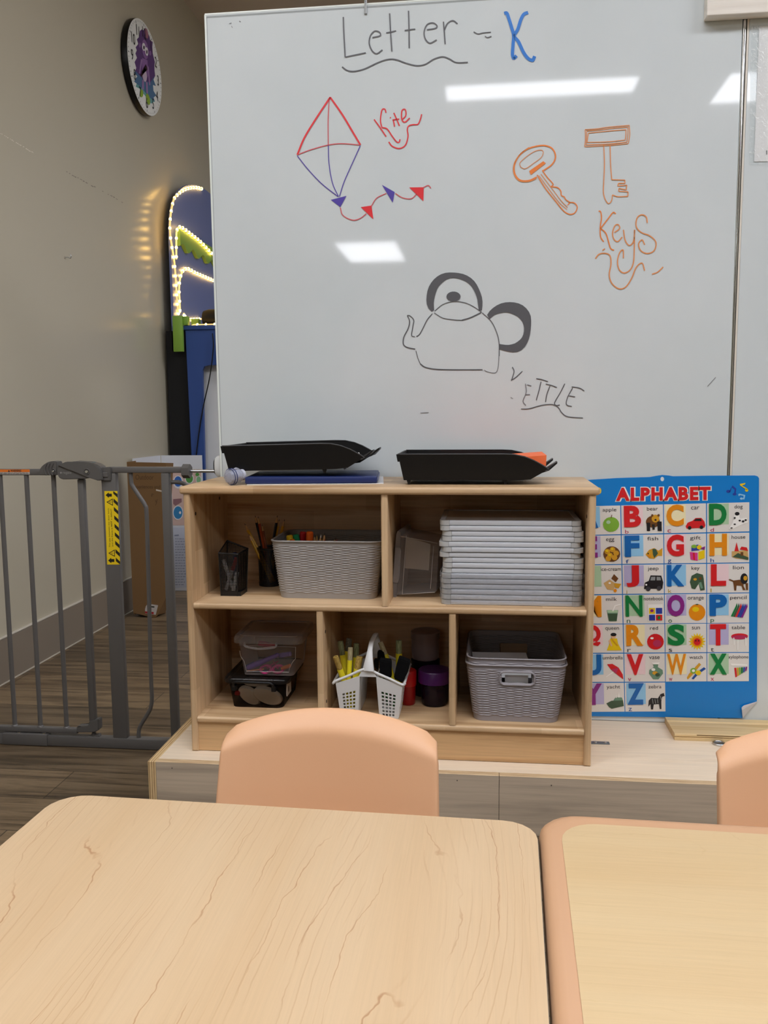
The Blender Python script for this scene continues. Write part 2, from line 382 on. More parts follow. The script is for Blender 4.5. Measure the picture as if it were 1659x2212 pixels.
# scuffs and a hook on the left wall
M_scuff = mat('scuff', '#7d766a', .8)
bm = mb()
fw = lambda u, v: atX(u, v, BX)+Vector((.0006, 0, 0))
for (xa, ya), (xb, yb), sd, mm in (((0, 288), (80, 335), 26, 1), ((143, 371), (274, 442), 22, 0)):
    bm = mb(); n = sd
    for i in range(n):
        if random.random() < .12: continue
        t0, t1 = i/n, (i+random.uniform(.35, 1))/n; j = random.uniform(-1, 1)
        ribbon(bm, [(xa+(xb-xa)*t, ya+(yb-ya)*t+j) for t in (t0, t1)], random.uniform(1.1, 1.9), fw, sm=0)
    o_ = obj('scuff_mark', bm, mat('pale_scratch', '#d5cfc0', .7) if mm else M_scuff, parent=wl, recalc=False)
p = atX(140, 556, BX); q = thing('wall_hook', 'small bent metal screw hook on the bare beige wall', 'hook', p)
bm = mb(); tube(bm, smooth_pts([p, p+Vector((.012, 0, 0)), p+Vector((.022, 0, -.004)), p+Vector((.026, 0, .004)), p+Vector((.022, 0, .011))]), .0016, 8); obj('hook_wire', bm, M_steel, parent=q, smooth=60)
bm = mb(); cone(bm, p, p+Vector((.002, 0, 0)), .006, .005, 14); obj('base_plate', bm, mat('putty', '#a59c8b', .7), parent=q, smooth=40)
# ceiling lights
M_lamp = mat('lamp_diffuser', '#ffffff', .5, em='#f7f8ff', es=8.5)
M_lampf = mat('lamp_frame', '#dcdcdc', .4)
def lamp(x0, x1, y0, y1, label, group='ceiling lights'):
    q = thing('ceiling_light', label, 'ceiling light', ((x0+x1)/2, (y0+y1)/2, HC), group)
    bm = mb(); box(bm, x0, x1, y0, y1, HC-.014, HC-.010); obj('diffuser', bm, M_lamp, parent=q)
    bm = mb(); w = .018
    for a in ((x0-w, x0, y0-w, y1+w), (x1, x1+w, y0-w, y1+w), (x0, x1, y0-w, y0), (x0, x1, y1, y1+w)): box(bm, *a, HC-.02, HC)
    obj('frame', bm, M_lampf, parent=q)
lamp(.38, 1.655, -3.985, -3.70, 'long strip ceiling light mirrored in upper half of whiteboard')
lamp(-1.32, -.52, -10.45, -8.98, 'far ceiling light mirrored left of the kettle drawing')
lamp(2.245, 2.86, -4.30, -3.735, 'square ceiling light mirrored at right edge of large whiteboard')
LG = 'ceiling lights above the tables'
for x0, x1, y0, y1 in ((.30, 1.52, -1.75, -1.15), (-.88, -.28, -2.1, -.88), (2.1, 3.32, -1.75, -1.15), (3.6, 4.82, -1.75, -1.15), (3.6, 4.82, -4.2, -3.6)):  # first panel follows the shelf shadows; the other unseen ones are added fill
    lamp(x0, x1, y0, y1, 'unseen ceiling panel from the key and added fill lights', LG)
lamp(1.0, 2.22, .95, 1.55, 'unseen fill light panel added behind the whiteboard', 'added fill lights behind the whiteboard')  # these unseen panels are added to brighten the left wall beyond the board
lamp(2.8, 4.02, .5, 1.1, 'unseen fill light panel added behind the whiteboard', 'added fill lights behind the whiteboard')
lamp(2.6, 3.82, 2.0, 2.6, 'unseen fill light panel added behind the whiteboard', 'added fill lights behind the whiteboard')
# ---------------------------------------------------------------- glass boards
def glass_mat():
    m, nt, b = newmat('white_back_painted_glass'); x = sepxyz(nt)
    n = noise(nt, comb(nt, x[0], x[1], x[2]), 2.5, 4, .6)
    nt.links.new(ramp(nt, n, [(.3, '#c7cfd1'), (.7, '#ced5d7')]), b.inputs['Base Color'])
    n2 = noise(nt, comb(nt, node_math(nt, 'MULTIPLY', x[0], 3), 0, node_math(nt, 'MULTIPLY', x[2], 6)), 1, 6, .7)
    nt.links.new(node_math(nt, 'ADD', node_math(nt, 'MULTIPLY', n2, .05), .015), b.inputs['Roughness'])
    b.inputs['IOR'].default_value = 1.5; b.inputs['Specular IOR Level'].default_value = .5
    return m
M_glass = glass_mat(); M_edge = mat('glass_edge', '#dfe6e0', .2, spec=.6)
XS, ZT = 1.2460, 1.7215
wb = thing('whiteboard', 'large glass whiteboard covered with letter K drawings', 'whiteboard', (XS/2, B, 0))
XL = atY(442.6, 40, B).x; XS = atY(1604, 60, B).x-.001; ZT = atY(790, 10, B).z
XB0 = atY(479, 1000, B).x; XB1 = atY(1571.5, 1020, B).x
bm = mb(); prism(bm, [(XB0-.0, B, .0005), (XB1+.002, B, .0005), (XS, B, ZT), (XL, B, ZT)], (0, .006, 0))
obj('glass_panel', bm, M_glass, parent=wb)
bm = mb(); box(bm, max(XL, XB0)+.006, min(XS, XB1)-.006, B+.0065, B+.038, .001, ZT-.012); obj('backing_board', bm, mat('board_backing', '#d0d0cc', .6), parent=wb)
bm = mb(); prism(bm, [(XB0-.0012, B-.0004, .001), (XB0+.003, B-.0004, .001), (XL+.003, B-.0004, ZT), (XL-.0012, B-.0004, ZT)], (0, .03, 0)); box(bm, XL, XS-.002, B-.0004, B+.03, ZT-.0005, ZT+.003); obj('edge_trim', bm, M_edge, parent=wb)
bm = mb(); prism(bm, [(XB0+.0042, B-.0003, .001), (XB0+.0052, B-.0003, .001), (XL+.0052, B-.0003, ZT-.004), (XL+.0042, B-.0003, ZT-.004)], (0, .0002, 0)); box(bm, XL+.004, XS-.004, B-.0003, B-.0001, ZT-.0075, ZT-.0035); obj('edge_groove', bm, mat('groove_grey', '#8d9392', .5), parent=wb)
# strip between the boards
st = thing('seam_strip', 'bright metal strip between the two glass whiteboards', 'metal strip', (XS+.008, B, 0))
XT = atY(1618.5, 60, B).x
bm = mb(); lathe(bm, (XS+.006, B+.004, .0005), [(.0045, 0), (.0045, ZT)], 16); obj('chrome_bead', bm, M_chrome, parent=st, smooth=50)
bm = mb(); box(bm, XS+.0015, XT-.001, B+.004, B+.012, .0005, ZT); obj('channel', bm, mat('dark_channel', '#3c3c40', .35, metal=.7), parent=st)
bm = mb(); box(bm, XT-.0045, XT-.0005, B-.001, B+.012, .0005, ZT); obj('edge_bead', bm, mat('edge_bead_white', '#d6d0c4', .35), parent=st)
wb2 = thing('whiteboard', 'second glass whiteboard, right of the metal strip', 'whiteboard', (XT+.6, B, 0))
bm = mb(); box(bm, XT, XT+1.23, B, B+.006, .0005, ZT, .001); obj('glass_panel', bm, M_glass, parent=wb2)
bm = mb(); box(bm, XT+.004, XT+1.22, B+.0065, B+.038, .001, ZT-.012); obj('backing_board', bm, MATS['board_backing'], parent=wb2)
bm = mb(); box(bm, XT+1.24, XR, B, B+.12, FL, HC); struct('wall_back', bm, M_wall)
# clip on the top edge
p = atY(790, 8, B); q = thing('board_clip', 'little clear clip on the top edge of whiteboard', 'clip', (p.x, B, ZT))
bm = mb(); box(bm, p.x-.003, p.x+.003, B-.004, B-.0008, ZT-.022, ZT+.010, .001); box(bm, p.x-.003, p.x+.003, B-.004, B+.012, ZT+.004, ZT+.0075, .001); obj('clip_body', bm, mat('clip', '#9fa3a3', .25, metal=.6), parent=q)
# ---------------------------------------------------------------- marker drawings
INK = {k: mat('ink_'+k, c, .45) for k, c in dict(black='#55565a', blue='#0f6fc6', red='#d8262e', thinred='#c9565c', purple='#4a3a9c', orange='#e07b2e', orange2='#d98a4e', faint='#74757a', tan='#b58a62').items()}
def board_fn(s, ox, oy, d=.0012):
    return lambda u, v: atY(ox+u/s, oy+v/s, B-d)
C1 = board_fn(2.676, 440, 0); C2 = board_fn(2.68, 1040, 0); C3 = board_fn(2.676, 680, 500); IMG = board_fn(1, 0, 0)
def drawing(name, label, strokes, fills=()):
    mats = []; bm = mb()
    def mi(k):
        if INK[k] not in mats: mats.append(INK[k])
        return mats.index(INK[k])
    for fn, k, w, pts in strokes: ribbon(bm, pts, w, fn, mi(k))
    for fn, k, pts in fills: poly(bm, pts, fn, mi(k))
    bmesh.ops.solidify(bm, geom=list(bm.faces), thickness=.0004) if False else None
    o = obj(name, bm, mats, parent=wb, recalc=False); o['label'] = label; return o
def band(fn, k, outer, inner, n=26):
    def res(p):
        P = smooth_pts([Vector((a, b, 0)) for a, b in p], 6); L = [0]
        for a, b in zip(P, P[1:]): L.append(L[-1]+(b-a).length)
        out = []
        for i in range(n):
            s = L[-1]*i/(n-1); j = max(x for x in range(len(L)) if L[x] <= s+1e-6)
            if j >= len(P)-1: out.append(P[-1]); continue
            out.append(P[j].lerp(P[j+1], (s-L[j])/max(1e-9, L[j+1]-L[j])))
        return out
    a, b = res(outer), res(inner)
    return [(fn, k, [a[i].xy[:], a[i+1].xy[:], b[i+1].xy[:], b[i].xy[:]]) for i in range(n-1)]
bk = 'black'
drawing('heading_letters', 'black handwritten heading reading Letter with wavy underline', [(C1, bk, 7.5, p) for p in (
 [(807,98),(810,190),(818,330)], [(818,330),(860,321),(937,305)], [(975,217),(1020,206),(1015,185),(988,180),(964,206),(957,250),(973,292),(1000,310),(1033,288)],
 [(1075,77),(1080,180),(1088,298)], [(1055,190),(1085,184),(1112,178)], [(1184,62),(1187,180),(1188,278)], [(1162,176),(1195,171),(1223,168)],
 [(1290,172),(1340,163),(1348,148),(1325,132),(1292,142),(1275,180),(1280,222),(1307,249),(1347,230)], [(1386,125),(1391,190),(1396,255)], [(1391,175),(1408,137),(1440,119),(1468,138)],
 [(800,386),(830,407),(870,412),(930,398),(1000,365),(1060,344),(1110,344),(1170,365),(1230,379),(1280,372),(1330,342),(1380,328),(1420,340),(1460,361),(1527,360)])]
 +[(C2, bk, 6, p) for p in ([(-45,184),(-20,196),(10,190),(55,186)], [(20,210),(35,217),(58,210)])])
bl_ = 'blue'
drawing('capital_k', 'thick blue capital K', [(C2, bl_, 19, p) for p in ([(132,78),(147,76),(160,112),(175,160),(186,205),(183,260),(180,318),(190,342)], [(270,72),(246,82),(228,114),(210,170),(190,208),(215,242),(245,305),(275,342),(303,350)], [(186,340),(203,322)], [(298,350),(308,325)])])
drawing('kite_drawing', 'red and purple kite with bow tail', [(C1, 'red', 10, p) for p in ([(731,562),(640,700),(580,800),(541,895)], [(731,562),(800,660),(860,760),(906,838)])]
 +[(C1, 'thinred', 5.5, p) for p in ([(541,895),(620,865),(720,838),(800,830),(906,838)], [(726,568),(719,700),(720,838)], [(790,1200),(805,1245),(860,1272),(905,1262),(940,1235)], [(970,1190),(1000,1145),(1055,1118)], [(1108,1118),(1150,1143),(1200,1148),(1232,1120)], [(1268,1085),(1298,1072),(1313,1088)])]
 +[(C1, 'purple', 5, p) for p in ([(720,838),(725,950),(745,1060),(779,1136)], [(541,900),(600,975),(680,1060),(776,1136)], [(905,842),(870,920),(812,1050),(785,1136)])],
 [(C1, 'purple', [(735,1155),(825,1132),(790,1197)]), (C1, 'red', [(908,1197),(970,1188),(981,1268)]), (C1, 'purple', [(1030,1068),(1104,1110),(1093,1172)]), (C1, 'red', [(1188,1083),(1272,1082),(1270,1163)])])
drawing('kite_word', 'red handwritten word Kite', [(C1, 'red', 7, p) for p in ([(985,690),(1020,738),(1055,790)], [(1054,652),(1047,631),(1030,637),(1022,695),(1030,737)], [(1030,737),(1060,745),(1090,788),(1116,820),(1130,821),(1135,805)], [(1094,690),(1100,712),(1103,732)], [(1077,678),(1082,683)],
 [(1099,652),(1118,695),(1132,728)], [(1092,694),(1112,690),(1130,688)], [(1146,692),(1168,668),(1165,633),(1146,640),(1145,690),(1163,706),(1191,682)], [(1070,820),(1090,845),(1130,858),(1165,840),(1181,790),(1177,750),(1185,728),(1210,720),(1238,718),(1252,690),(1260,660)])])
OR, O2 = 'orange', 'orange2'
drawing('round_key_drawing', 'orange key with round head', [(C2, OR, 8, [(320,1025),(275,1045),(225,1043),(195,1010),(190,960),(215,905),(260,866),(310,848),(365,842),(410,860),(429,905),(410,950),(358,988)])]
 +[(C2, O2, 4, p) for p in ([(318,1035),(270,1052),(215,1045),(186,1000),(190,945),(225,890),(275,853)], [(228,968),(222,945),(250,915),(300,880),(340,868),(358,880),(345,912),(300,946),(255,976),(228,968)], [(345,1008),(400,1080),(460,1160),(500,1200)], [(332,1016),(395,1100),(450,1172),(496,1212)])]
 +[(C2, OR, 6, p) for p in ([(322,1012),(370,1090),(430,1165),(475,1220),(510,1240),(540,1232),(555,1200),(540,1176),(515,1172),(500,1186)], [(352,985),(380,1025),(415,1065),(405,1080),(440,1085),(460,1107),(462,1130),(480,1140),(488,1155),(515,1173)])],
 [(C2, OR, [(276,990),(358,933),(373,945),(286,1013)])])
drawing('flat_key_drawing', 'orange key with rectangular head', [(C2, O2, 4.5, p) for p in ([(600,750),(670,745),(740,735),(856,725)], [(856,725),(859,780),(850,831)], [(850,831),(760,840),(680,845),(598,849)], [(598,849),(602,800),(600,750)], [(609,758),(680,752),(760,742),(848,735)], [(848,735),(848,775),(842,822)], [(842,822),(740,833),(606,838)], [(606,838),(609,800),(609,758)], [(620,770),(740,758),(836,750)], [(836,750),(836,780),(832,810)], [(832,810),(740,820),(612,824)], [(612,824),(615,800),(620,770)])]
 +[(C2, O2, 5.5, p) for p in ([(708,838),(712,950),(708,1060),(706,1110),(715,1150),(735,1178),(754,1160),(758,1128)], [(758,1128),(790,1138),(848,1136)], [(848,1136),(849,1110)], [(849,1110),(795,1107)], [(795,1107),(796,1090)], [(796,1090),(838,1099)], [(838,1099),(842,1072)], [(842,1072),(790,1076)], [(790,1076),(793,1061)], [(793,1061),(831,1061)], [(831,1061),(830,1042)], [(830,1042),(755,1040)], [(755,1040),(748,960),(745,838)])])
drawing('keys_word', 'orange handwritten word Keys with swash', [(C2, OR if i < 3 else O2, 6.5, p) for i, p in enumerate(([(678,1222),(690,1226),(695,1262),(688,1312),(690,1370),(708,1400)], [(778,1238),(762,1230),(730,1270),(690,1322)], [(690,1322),(720,1350),(736,1400),(748,1438),(768,1449)], [(770,1346),(800,1322),(791,1300),(772,1308),(759,1350),(768,1386),(790,1398),(815,1372)], [(822,1330),(832,1390),(855,1420),(880,1398),(888,1330)], [(886,1330),(885,1440),(880,1520),(860,1563),(825,1580),(796,1558),(788,1510),(800,1463),(820,1447),(822,1495)],
 [(960,1290),(955,1257),(930,1243),(902,1260),(896,1310),(925,1345),(975,1365),(1010,1402),(1000,1450),(960,1467),(922,1450),(910,1412),(930,1388),(945,1417)], [(660,1497),(680,1472),(715,1466),(744,1480),(750,1530),(740,1590),(755,1640),(795,1671),(835,1661),(870,1610),(896,1547),(930,1523),(945,1567)], [(988,1587),(1020,1575),(1052,1545)], [(700,1450),(715,1440)]))])
fills = band(C3, bk, [(676,464),(655,440),(645,400),(655,330),(690,275),(740,243),(800,237),(870,250),(925,290),(960,360),(970,410),(966,457)], [(690,455),(688,420),(690,395),(698,360),(715,320),(755,282),(800,268),(870,287),(915,330),(938,385),(943,420),(948,457)])
fills += band(C3, bk, [(996,482),(1020,450),(1070,418),(1130,408),(1190,420),(1230,453),(1250,500),(1245,590),(1225,650),(1190,689),(1140,698),(1068,682)], [(1010,508),(1035,485),(1060,475),(1110,468),(1165,487),(1200,522),(1210,570),(1196,615),(1160,645),(1135,653),(1110,656),(1066,650)])
fills.append((C3, bk, ell(802, 376, 41, 29)))
drawing('kettle_drawing', 'black outline kettle with shaded handles', [(C3, bk, w, p) for w, p in ((4, [(693,460),(740,422),(800,405),(860,410),(910,430),(964,466)]), (4, [(690,470),(740,500),(800,510),(850,513)]), (7, [(850,513),(900,498),(963,468)]), (5, [(680,475),(650,510),(625,560),(605,595),(587,607)]),
 (5, [(578,609),(560,600),(568,545),(572,512),(552,489),(535,485)]), (6, [(535,485),(548,520),(540,560),(515,610),(512,650),(532,669),(580,680)]), (3.5, [(585,690),(595,730),(610,765)]), (6, [(610,765),(640,785),(700,796),(800,799),(970,799)]), (3, [(980,801),(1000,812),(1045,816),(1060,780),(1066,700)]), (4.5, [(1066,720),(1065,640),(1050,580),(1020,520),(968,470)]))], fills)
drawing('kettle_word', 'half rubbed out black capitals KETTLE', [(C3, bk if i > 2 else 'faint', 5, p) for i, p in enumerate(([(1218,880),(1222,930),(1204,980),(1220,1006)], [(1228,886),(1252,893)], [(1220,943),(1244,943)], [(1142,783),(1152,810),(1137,862)], [(1135,860),(1160,845),(1200,808)], [(1280,850),(1312,856),(1348,868)], [(1308,868),(1296,920),(1280,976)], [(1335,882),(1370,890),(1400,902)], [(1360,892),(1342,940),(1334,986)], [(1445,880),(1420,930),(1387,988),(1395,1005),(1416,1003)], [(1485,898),(1530,905),(1558,922)], [(1490,905),(1461,960),(1455,1000),(1486,1012)], [(1470,950),(1505,956)], [(1192,1026),(1240,1024),(1310,1005),(1370,1000),(1405,1015),(1430,1050),(1465,1071),(1550,1078)]))])
for p_ in ([(495,51),(500,49)], [(517,45),(520,47)], [(500,56),(502,60)], [(1528,835),(1546,815)], [(908,892),(926,891)], [(1103,858),(1108,861)]): drawing('stray_mark', 'small stray pen mark', [(IMG, 'faint', 1.2, p_)])
# plank fixed across the top, plastic sleeve
M_wblock = wood('whitewashed_pine', 0, '#e8e3da', '#d8d1c6', 2, 30, fine=.08, rough=.7)
p = atY(1527, 34, B-.032); bm = mb(); box(bm, p.x, p.x+1.1, B-.032, B-.0015, p.z, p.z+.14, .002); q = obj('wall_plank', bm, M_wblock)
tag(q, 'whitewashed wooden plank fixed over top right corner of whiteboard', 'plank')
fs = lambda u, v, d=.003: atY(u, v, B-d)
ps = thing('plastic_sleeve', 'clear plastic sleeve holding crumpled white paper, on right whiteboard', 'plastic sleeve', fs(1700, 356))
M_sleeve = seethru('sleeve_film', '#f6f8f8', '#f2f4f4', .06, .10, .5, 70, .6)
def sheet(bm, c, nx, nz, amp, d, fq=40):
    g = [[None]*(nz+1) for _ in range(nx+1)]
    for i in range(nx+1):
        for j in range(nz+1):
            a = fs(*[c[0][k]+(c[1][k]-c[0][k])*i/nx for k in (0, 1)], d); b_ = fs(*[c[3][k]+(c[2][k]-c[3][k])*i/nx for k in (0, 1)], d)
            p = a.lerp(b_, j/nz); p.y += amp*(math.sin(p.x*fq+p.z*23)+math.sin(p.z*fq*.7-p.x*31)+random.uniform(-.4, .4)); g[i][j] = bm.verts.new(p)
    for i in range(nx):
        for j in range(nz): bm.faces.new((g[i][j], g[i+1][j], g[i+1][j+1], g[i][j+1]))
bm = mb(); sheet(bm, [(1640, 57), (1850, 40), (1846, 345), (1629, 349)], 10, 12, .00025, .0018, 40); obj('paper_sheet', bm, mat('white_paper', '#e3e2e2', .6), parent=ps, smooth=80)
bm = mb(); sheet(bm, [(1623, 55), (1872, 38), (1868, 350), (1618, 356)], 22, 28, .0003, .0034, 130); obj('sleeve', bm, M_sleeve, parent=ps, smooth=80)
bm = mb(); ff = lambda u, v: fs(u, v, .0026); put_text(bm, '1a', 0, lambda u, v: ff(u, -v), 1655, 1672, -334, -325); obj('print', bm, INK['black'], parent=ps, recalc=False)
# dotted ring of stickers on the second board
# ---------------------------------------------------------------- plywood platform
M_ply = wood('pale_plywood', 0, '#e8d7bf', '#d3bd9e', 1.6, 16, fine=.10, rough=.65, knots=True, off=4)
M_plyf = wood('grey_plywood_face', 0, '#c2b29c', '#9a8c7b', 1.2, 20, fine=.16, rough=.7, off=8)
M_plye = stripes_ply('plywood_edge_x', 0, '#d9bf8f', '#a3835a'); M_plyey = stripes_ply('plywood_edge_y', 1, '#d6bd98', '#a98b66')
PX, PY, PR = -.0795, -.0655, 2.9
pf = thing('platform', 'long low plywood platform under the cubby shelf', 'platform', ((PX+PR)/2, .1, FL))
bm = mb(); box(bm, PX+.0185, PR-.0185, PY+.0185, B-.0015, -.018, -.0003, .0008, 1); obj('top_sheet', bm, M_ply, parent=pf)
bm = mb(); box(bm, PX, PX+.018, PY, B-.0015, FL, 0, .0015, 1); obj('side_board', bm, M_plye, parent=pf)
bm = mb(); box(bm, PR-.018, PR, PY, B-.0015, FL, 0, .0015, 1); obj('side_board', bm, M_plye, parent=pf)
sx = atY(1078, 1720, PY).x
for a, b_ in ((PX+.0185, sx-.0004), (sx+.0004, PR-.0185)):
    bm = mb(); vs = box(bm, a, b_, PY, PY+.018, FL, 0, .001, 1)
    for f in bm.faces: f.material_index = 1 if f.calc_center_median().z > -.002 else 0
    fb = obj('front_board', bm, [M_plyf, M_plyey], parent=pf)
    bm = mb(); n = 6
    for i in range(n):
        x = a+(b_-a)*(i+.3)/n; c = Vector((x, PY-.0003, -.012-random.random()*.006)); cone(bm, c, c+Vector((0, -.0006, 0)), .0013, .0013, 8)
    obj('nail_head', bm, mat('nail', '#55504a', .5, metal=.5), parent=fb) if False else bm.free()
    for i in range(n):
        x = a+(b_-a)*(i+.3)/n; c = Vector((x, PY+.0002, -.012-random.random()*.006)); bm = mb(); cone(bm, c, c+Vector((0, -.0007, 0)), .0014, .0014, 8); obj('nail_head', bm, mat('nail', '#55504a', .5, metal=.5), parent=pf)
# mending plate and ring on the platform
c = atZ(1283, 1605, 0); e = atZ(1317, 1607, 0)
q = thing('mending_plate', 'flat steel mending plate screwed to platform beside shelf', 'bracket', (c.x, c.y, 0))
bm = mb(); box(bm, c.x-.012, e.x, c.y-.007, c.y+.007, 0, .0022, .0008); obj('plate', bm, mat('galvanised', '#7f868d', .35, metal=.9), parent=q)
for k in (.1, .72):
    x = c.x+(e.x-c.x)*k; bm = mb(); lathe(bm, (x, c.y, .0022), [(.004, 0), (.0037, .0012), (.0015, .0022)], 14); obj('screw_head', bm, M_chrome, parent=q, smooth=50)
c = atZ(1553, 1607, 0)
q = thing('flush_ring', 'round steel ring pull let into platform, behind the right chair', 'ring pull', (c.x, c.y, 0))
bm = mb(); tube(bm, [c+Vector((.013*math.cos(a), .013*math.sin(a), .002)) for a in [i*math.pi/12 for i in range(25)]], .002, 8, caps=False); obj('ring', bm, M_chrome, parent=q, smooth=60)
bm = mb(); lathe(bm, (c.x, c.y, 0), [(.011, 0), (.011, .001), (.004, .002)], 18); obj('cup', bm, MATS['galvanised'], parent=q, smooth=40)
# loose shelf plank lying on the platform
a = atZ(1457, 1599, 0); b_ = atZ(1437, 1565, 0)
M_pine = wood('raw_pine_plank', 0, '#d8bd8c', '#b8945c', 1.4, 30, fine=.15, rough=.6, off=2)
q = thing('pine_plank', 'loose grooved pine plank lying on platform below alphabet poster', 'plank', (a.x+.4, a.y, 0))
y0, y1, h = a.y, B-.006, .0165
bm = mb(); prism(bm, [(a.x, y, z) for y, z in ((y0, 0), (y0, .007), (y0+.003, .0085), (y0, .010), (y0, h-.002), (y0+.002, h), (y1-.034, h), (y1-.032, h-.002), (y1-.028, h-.002), (y1-.026, h), (y1-.002, h), (y1, h-.002), (y1, 0))], (1.25, 0, 0)); obj('board', bm, M_pine, parent=q)
bm = mb(); box(bm, a.x+.05, a.x+.22, y0-.0003, y0+.0004, h-.0032, h-.0014); obj('dark_streak', bm, mat('sap_streak', '#6a4f2c', .7), parent=q)
# ---------------------------------------------------------------- cubby shelf
WC1, WC2 = '#d9bc96', '#b28c60'
M_wx = wood('rubberwood_x', 0, WC1, WC2, 1.6, 34, (.21, .055), .4, .16)
M_wz = wood('rubberwood_z', 2, WC1, WC2, 1.6, 34, (.23, .05), .4, .16, off=5)
M_wk = wood('rubberwood_kick', 0, '#d2ac7e', '#b38a5c', 1.1, 26, None, .42, .2, off=1)
sh = thing('cubby_shelf', 'pale wooden five compartment cubby shelf full of craft supplies', 'shelf unit', (W/2, D/2, 0))
TP = .0155; TT = .0171
fr = lambda c, d: c.y < .004 or c.z < .001 and c.y < .02
bm = mb(); box(bm, -.0075, W+.0075, -.0045, D, H-TT, H, .006, 3); obj('top_panel', bm, M_wx, parent=sh, smooth=40)
for x0 in (0, W-TP):
    bm = mb(); box(bm, x0, x0+TP, 0, D-.002, .0003, H-TT-.0002, .0048, 3, only=lambda c, d: c.y < .001 and abs(d.z) > .5 or c.z < .002 and c.y < .002); sp = obj('side_panel', bm, M_wz, parent=sh, smooth=40)
def shelf(name, x0, x1, z0, z1, y0=.0005):
    bm = mb(); box(bm, x0, x1, y0, D-.008, z0, z1, .005, 3, only=lambda c, d: c.y < y0+.001 and abs(d.x) > .5); return obj(name, bm, M_wx, parent=sh, smooth=40)
shelf('middle_shelf', TP+.0002, W-TP-.0002, Z1-.0143, Z1)
shelf('bottom_shelf', TP+.0002, W-TP-.0002, Z2-.0139, Z2)
for xc, z0, z1 in ((.4495, Z1, H-TT), (.3029, Z2, Z1-.0143), (.5966, Z2, Z1-.0143)):
    bm = mb(); box(bm, xc-.00745, xc+.00745, .0015, D-.009, z0+.0002, z1-.0002, .004, 3, only=lambda c, d: c.y < .004 and abs(d.z) > .5); obj('divider', bm, M_wz, parent=sh, smooth=40)
bm = mb(); box(bm, TP, W-TP, D-.008, D-.003, Z2-.013, H-TT); obj('back_panel', bm, M_wx, parent=sh)
bm = mb(); box(bm, TP+.0002, W-TP-.0002, .006, .020, .001, Z2-.0141); obj('kick_board', bm, M_wk, parent=sh)
M_hole = mat('drill_hole', '#1c120a', .9)
for x, y, z, s in ((TP, .036, .545, 1), (TP, .215, .562, 1), (.3104, .03, .28, 1), (.3104, .03, .118, 1), (W-TP, .03, .545, -1)):
    bm = mb(); cone(bm, (x-.0003*s, y, z), (x+.0004*s, y, z), .0042, .0042, 14); obj('dowel_hole', bm, M_hole, parent=sh)
# ---------------------------------------------------------------- paper trays
def tray(name, label, org, L, dep, tilt, group):
    q = thing(name, label, 'letter tray', org, group)
    mx = Matrix.Translation(org) @ Matrix.Rotation(tilt, 4, 'Y')
    hb, ht, th = .010, .067, .0022
    pr = [(0.012, hb), (L*.80, hb), (L*.88, hb+.002), (L*.975, hb+.020), (L, hb+.023), (L*.985, hb+.027), (L*.95, hb+.034), (L*.90, hb+.043), (L*.84, hb+.051), (L*.77, ht-.001), (L*.70, ht), (0, ht)]
    def P(x, y, z): return mx @ Vector((x, y, z))
    for y, s in ((0, -1), (dep, 1)):
        bm = mb(); fl_ = lambda x, z: P(x, y+s*.004*((z-hb)/(ht-hb))-(.0 if s < 0 else th), z)
        prism(bm, [fl_(x, z) for x, z in pr], mx.to_3x3() @ Vector((0, th, 0)))
        # rolled rim
        tube(bm, [fl_(x, z)+mx.to_3x3() @ Vector((0, th/2, 0)) for x, z in pr[3:]], .0019, 6)
        obj('side_wall', bm, M_black, parent=q, smooth=30)
    bm = mb(); prism(bm, [P(0.012, 0.002, hb), P(0.012, dep-.002, hb), P(L*.80, dep-.002, hb), P(L*.80, .002, hb)], mx.to_3x3() @ Vector((0, 0, .002)))
    prism(bm, [P(L*.80, .002, hb), P(L*.80, dep-.002, hb), P(L*.975, dep-.002, hb+.018), P(L*.975, .002, hb+.018)], mx.to_3x3() @ Vector((0, 0, .002)))
    obj('floor_plate', bm, M_black, parent=q)
    bm = mb()
    for y0, y1 in ((.0, dep*.36), (dep*.64, dep)): prism(bm, [P(L*.94, y0, hb+.015), P(L*.94, y1, hb+.015), P(L*1.0, y1, hb+.021), P(L*1.055, y1-.030, hb+.036), P(L*1.055, y0+.008, hb+.036), P(L*1.0, y0, hb+.021)], mx.to_3x3() @ Vector((0, 0, .0042)))
    obj('front_lip', bm, M_black, parent=q)
    bm = mb(); prism(bm, [P(.012, .002, hb), P(.012, dep-.002, hb), P(0, dep+.002, ht), P(0, -.002, ht)], mx.to_3x3() @ Vector((.002, 0, 0)))
    prism(bm, [P(-.004, -.004, ht), P(-.004, dep+.004, ht), P(-.001, dep+.004, ht-.016), P(-.001, -.004, ht-.016)], mx.to_3x3() @ Vector((.006, 0, 0)))
    obj('end_wall', bm, M_black, parent=q)
    for x, y in ((.018, .004), (L*.70, .004), (.018, dep-.010), (L*.70, dep-.010)):
        bm = mb(); prism(bm, [P(x, y, hb), P(x+.010, y, hb), P(x+.007, y, .0008), P(x+.003, y, .0008)], mx.to_3x3() @ Vector((0, .005, 0))); obj('foot', bm, M_black, parent=q)
    return q
tray('letter_tray', 'black letter tray resting on blue folder at left end of shelf top', Vector((.079, .054, .6295)), .322, .19, math.radians(-1.2), 'black letter trays')
tray('letter_tray', 'black letter tray holding orange paper at right end of shelf top', Vector((.4755, .050, H+.0002)), .327, .19, 0, 'black letter trays')
bm = mb(); prism(bm, [(x, .060, H+z) for x, z in ((.56, .0135), (.735, .0135), (.7965, .0345), (.7975, .0640), (.56, .048))], (0, .166, 0))
q = obj('orange_pad', bm, mat('orange_card', '#f0703c', .6)); tag(q, 'block of bright orange paper lying in the right letter tray', 'paper')
p = atY(778, 1000, .15); q = None
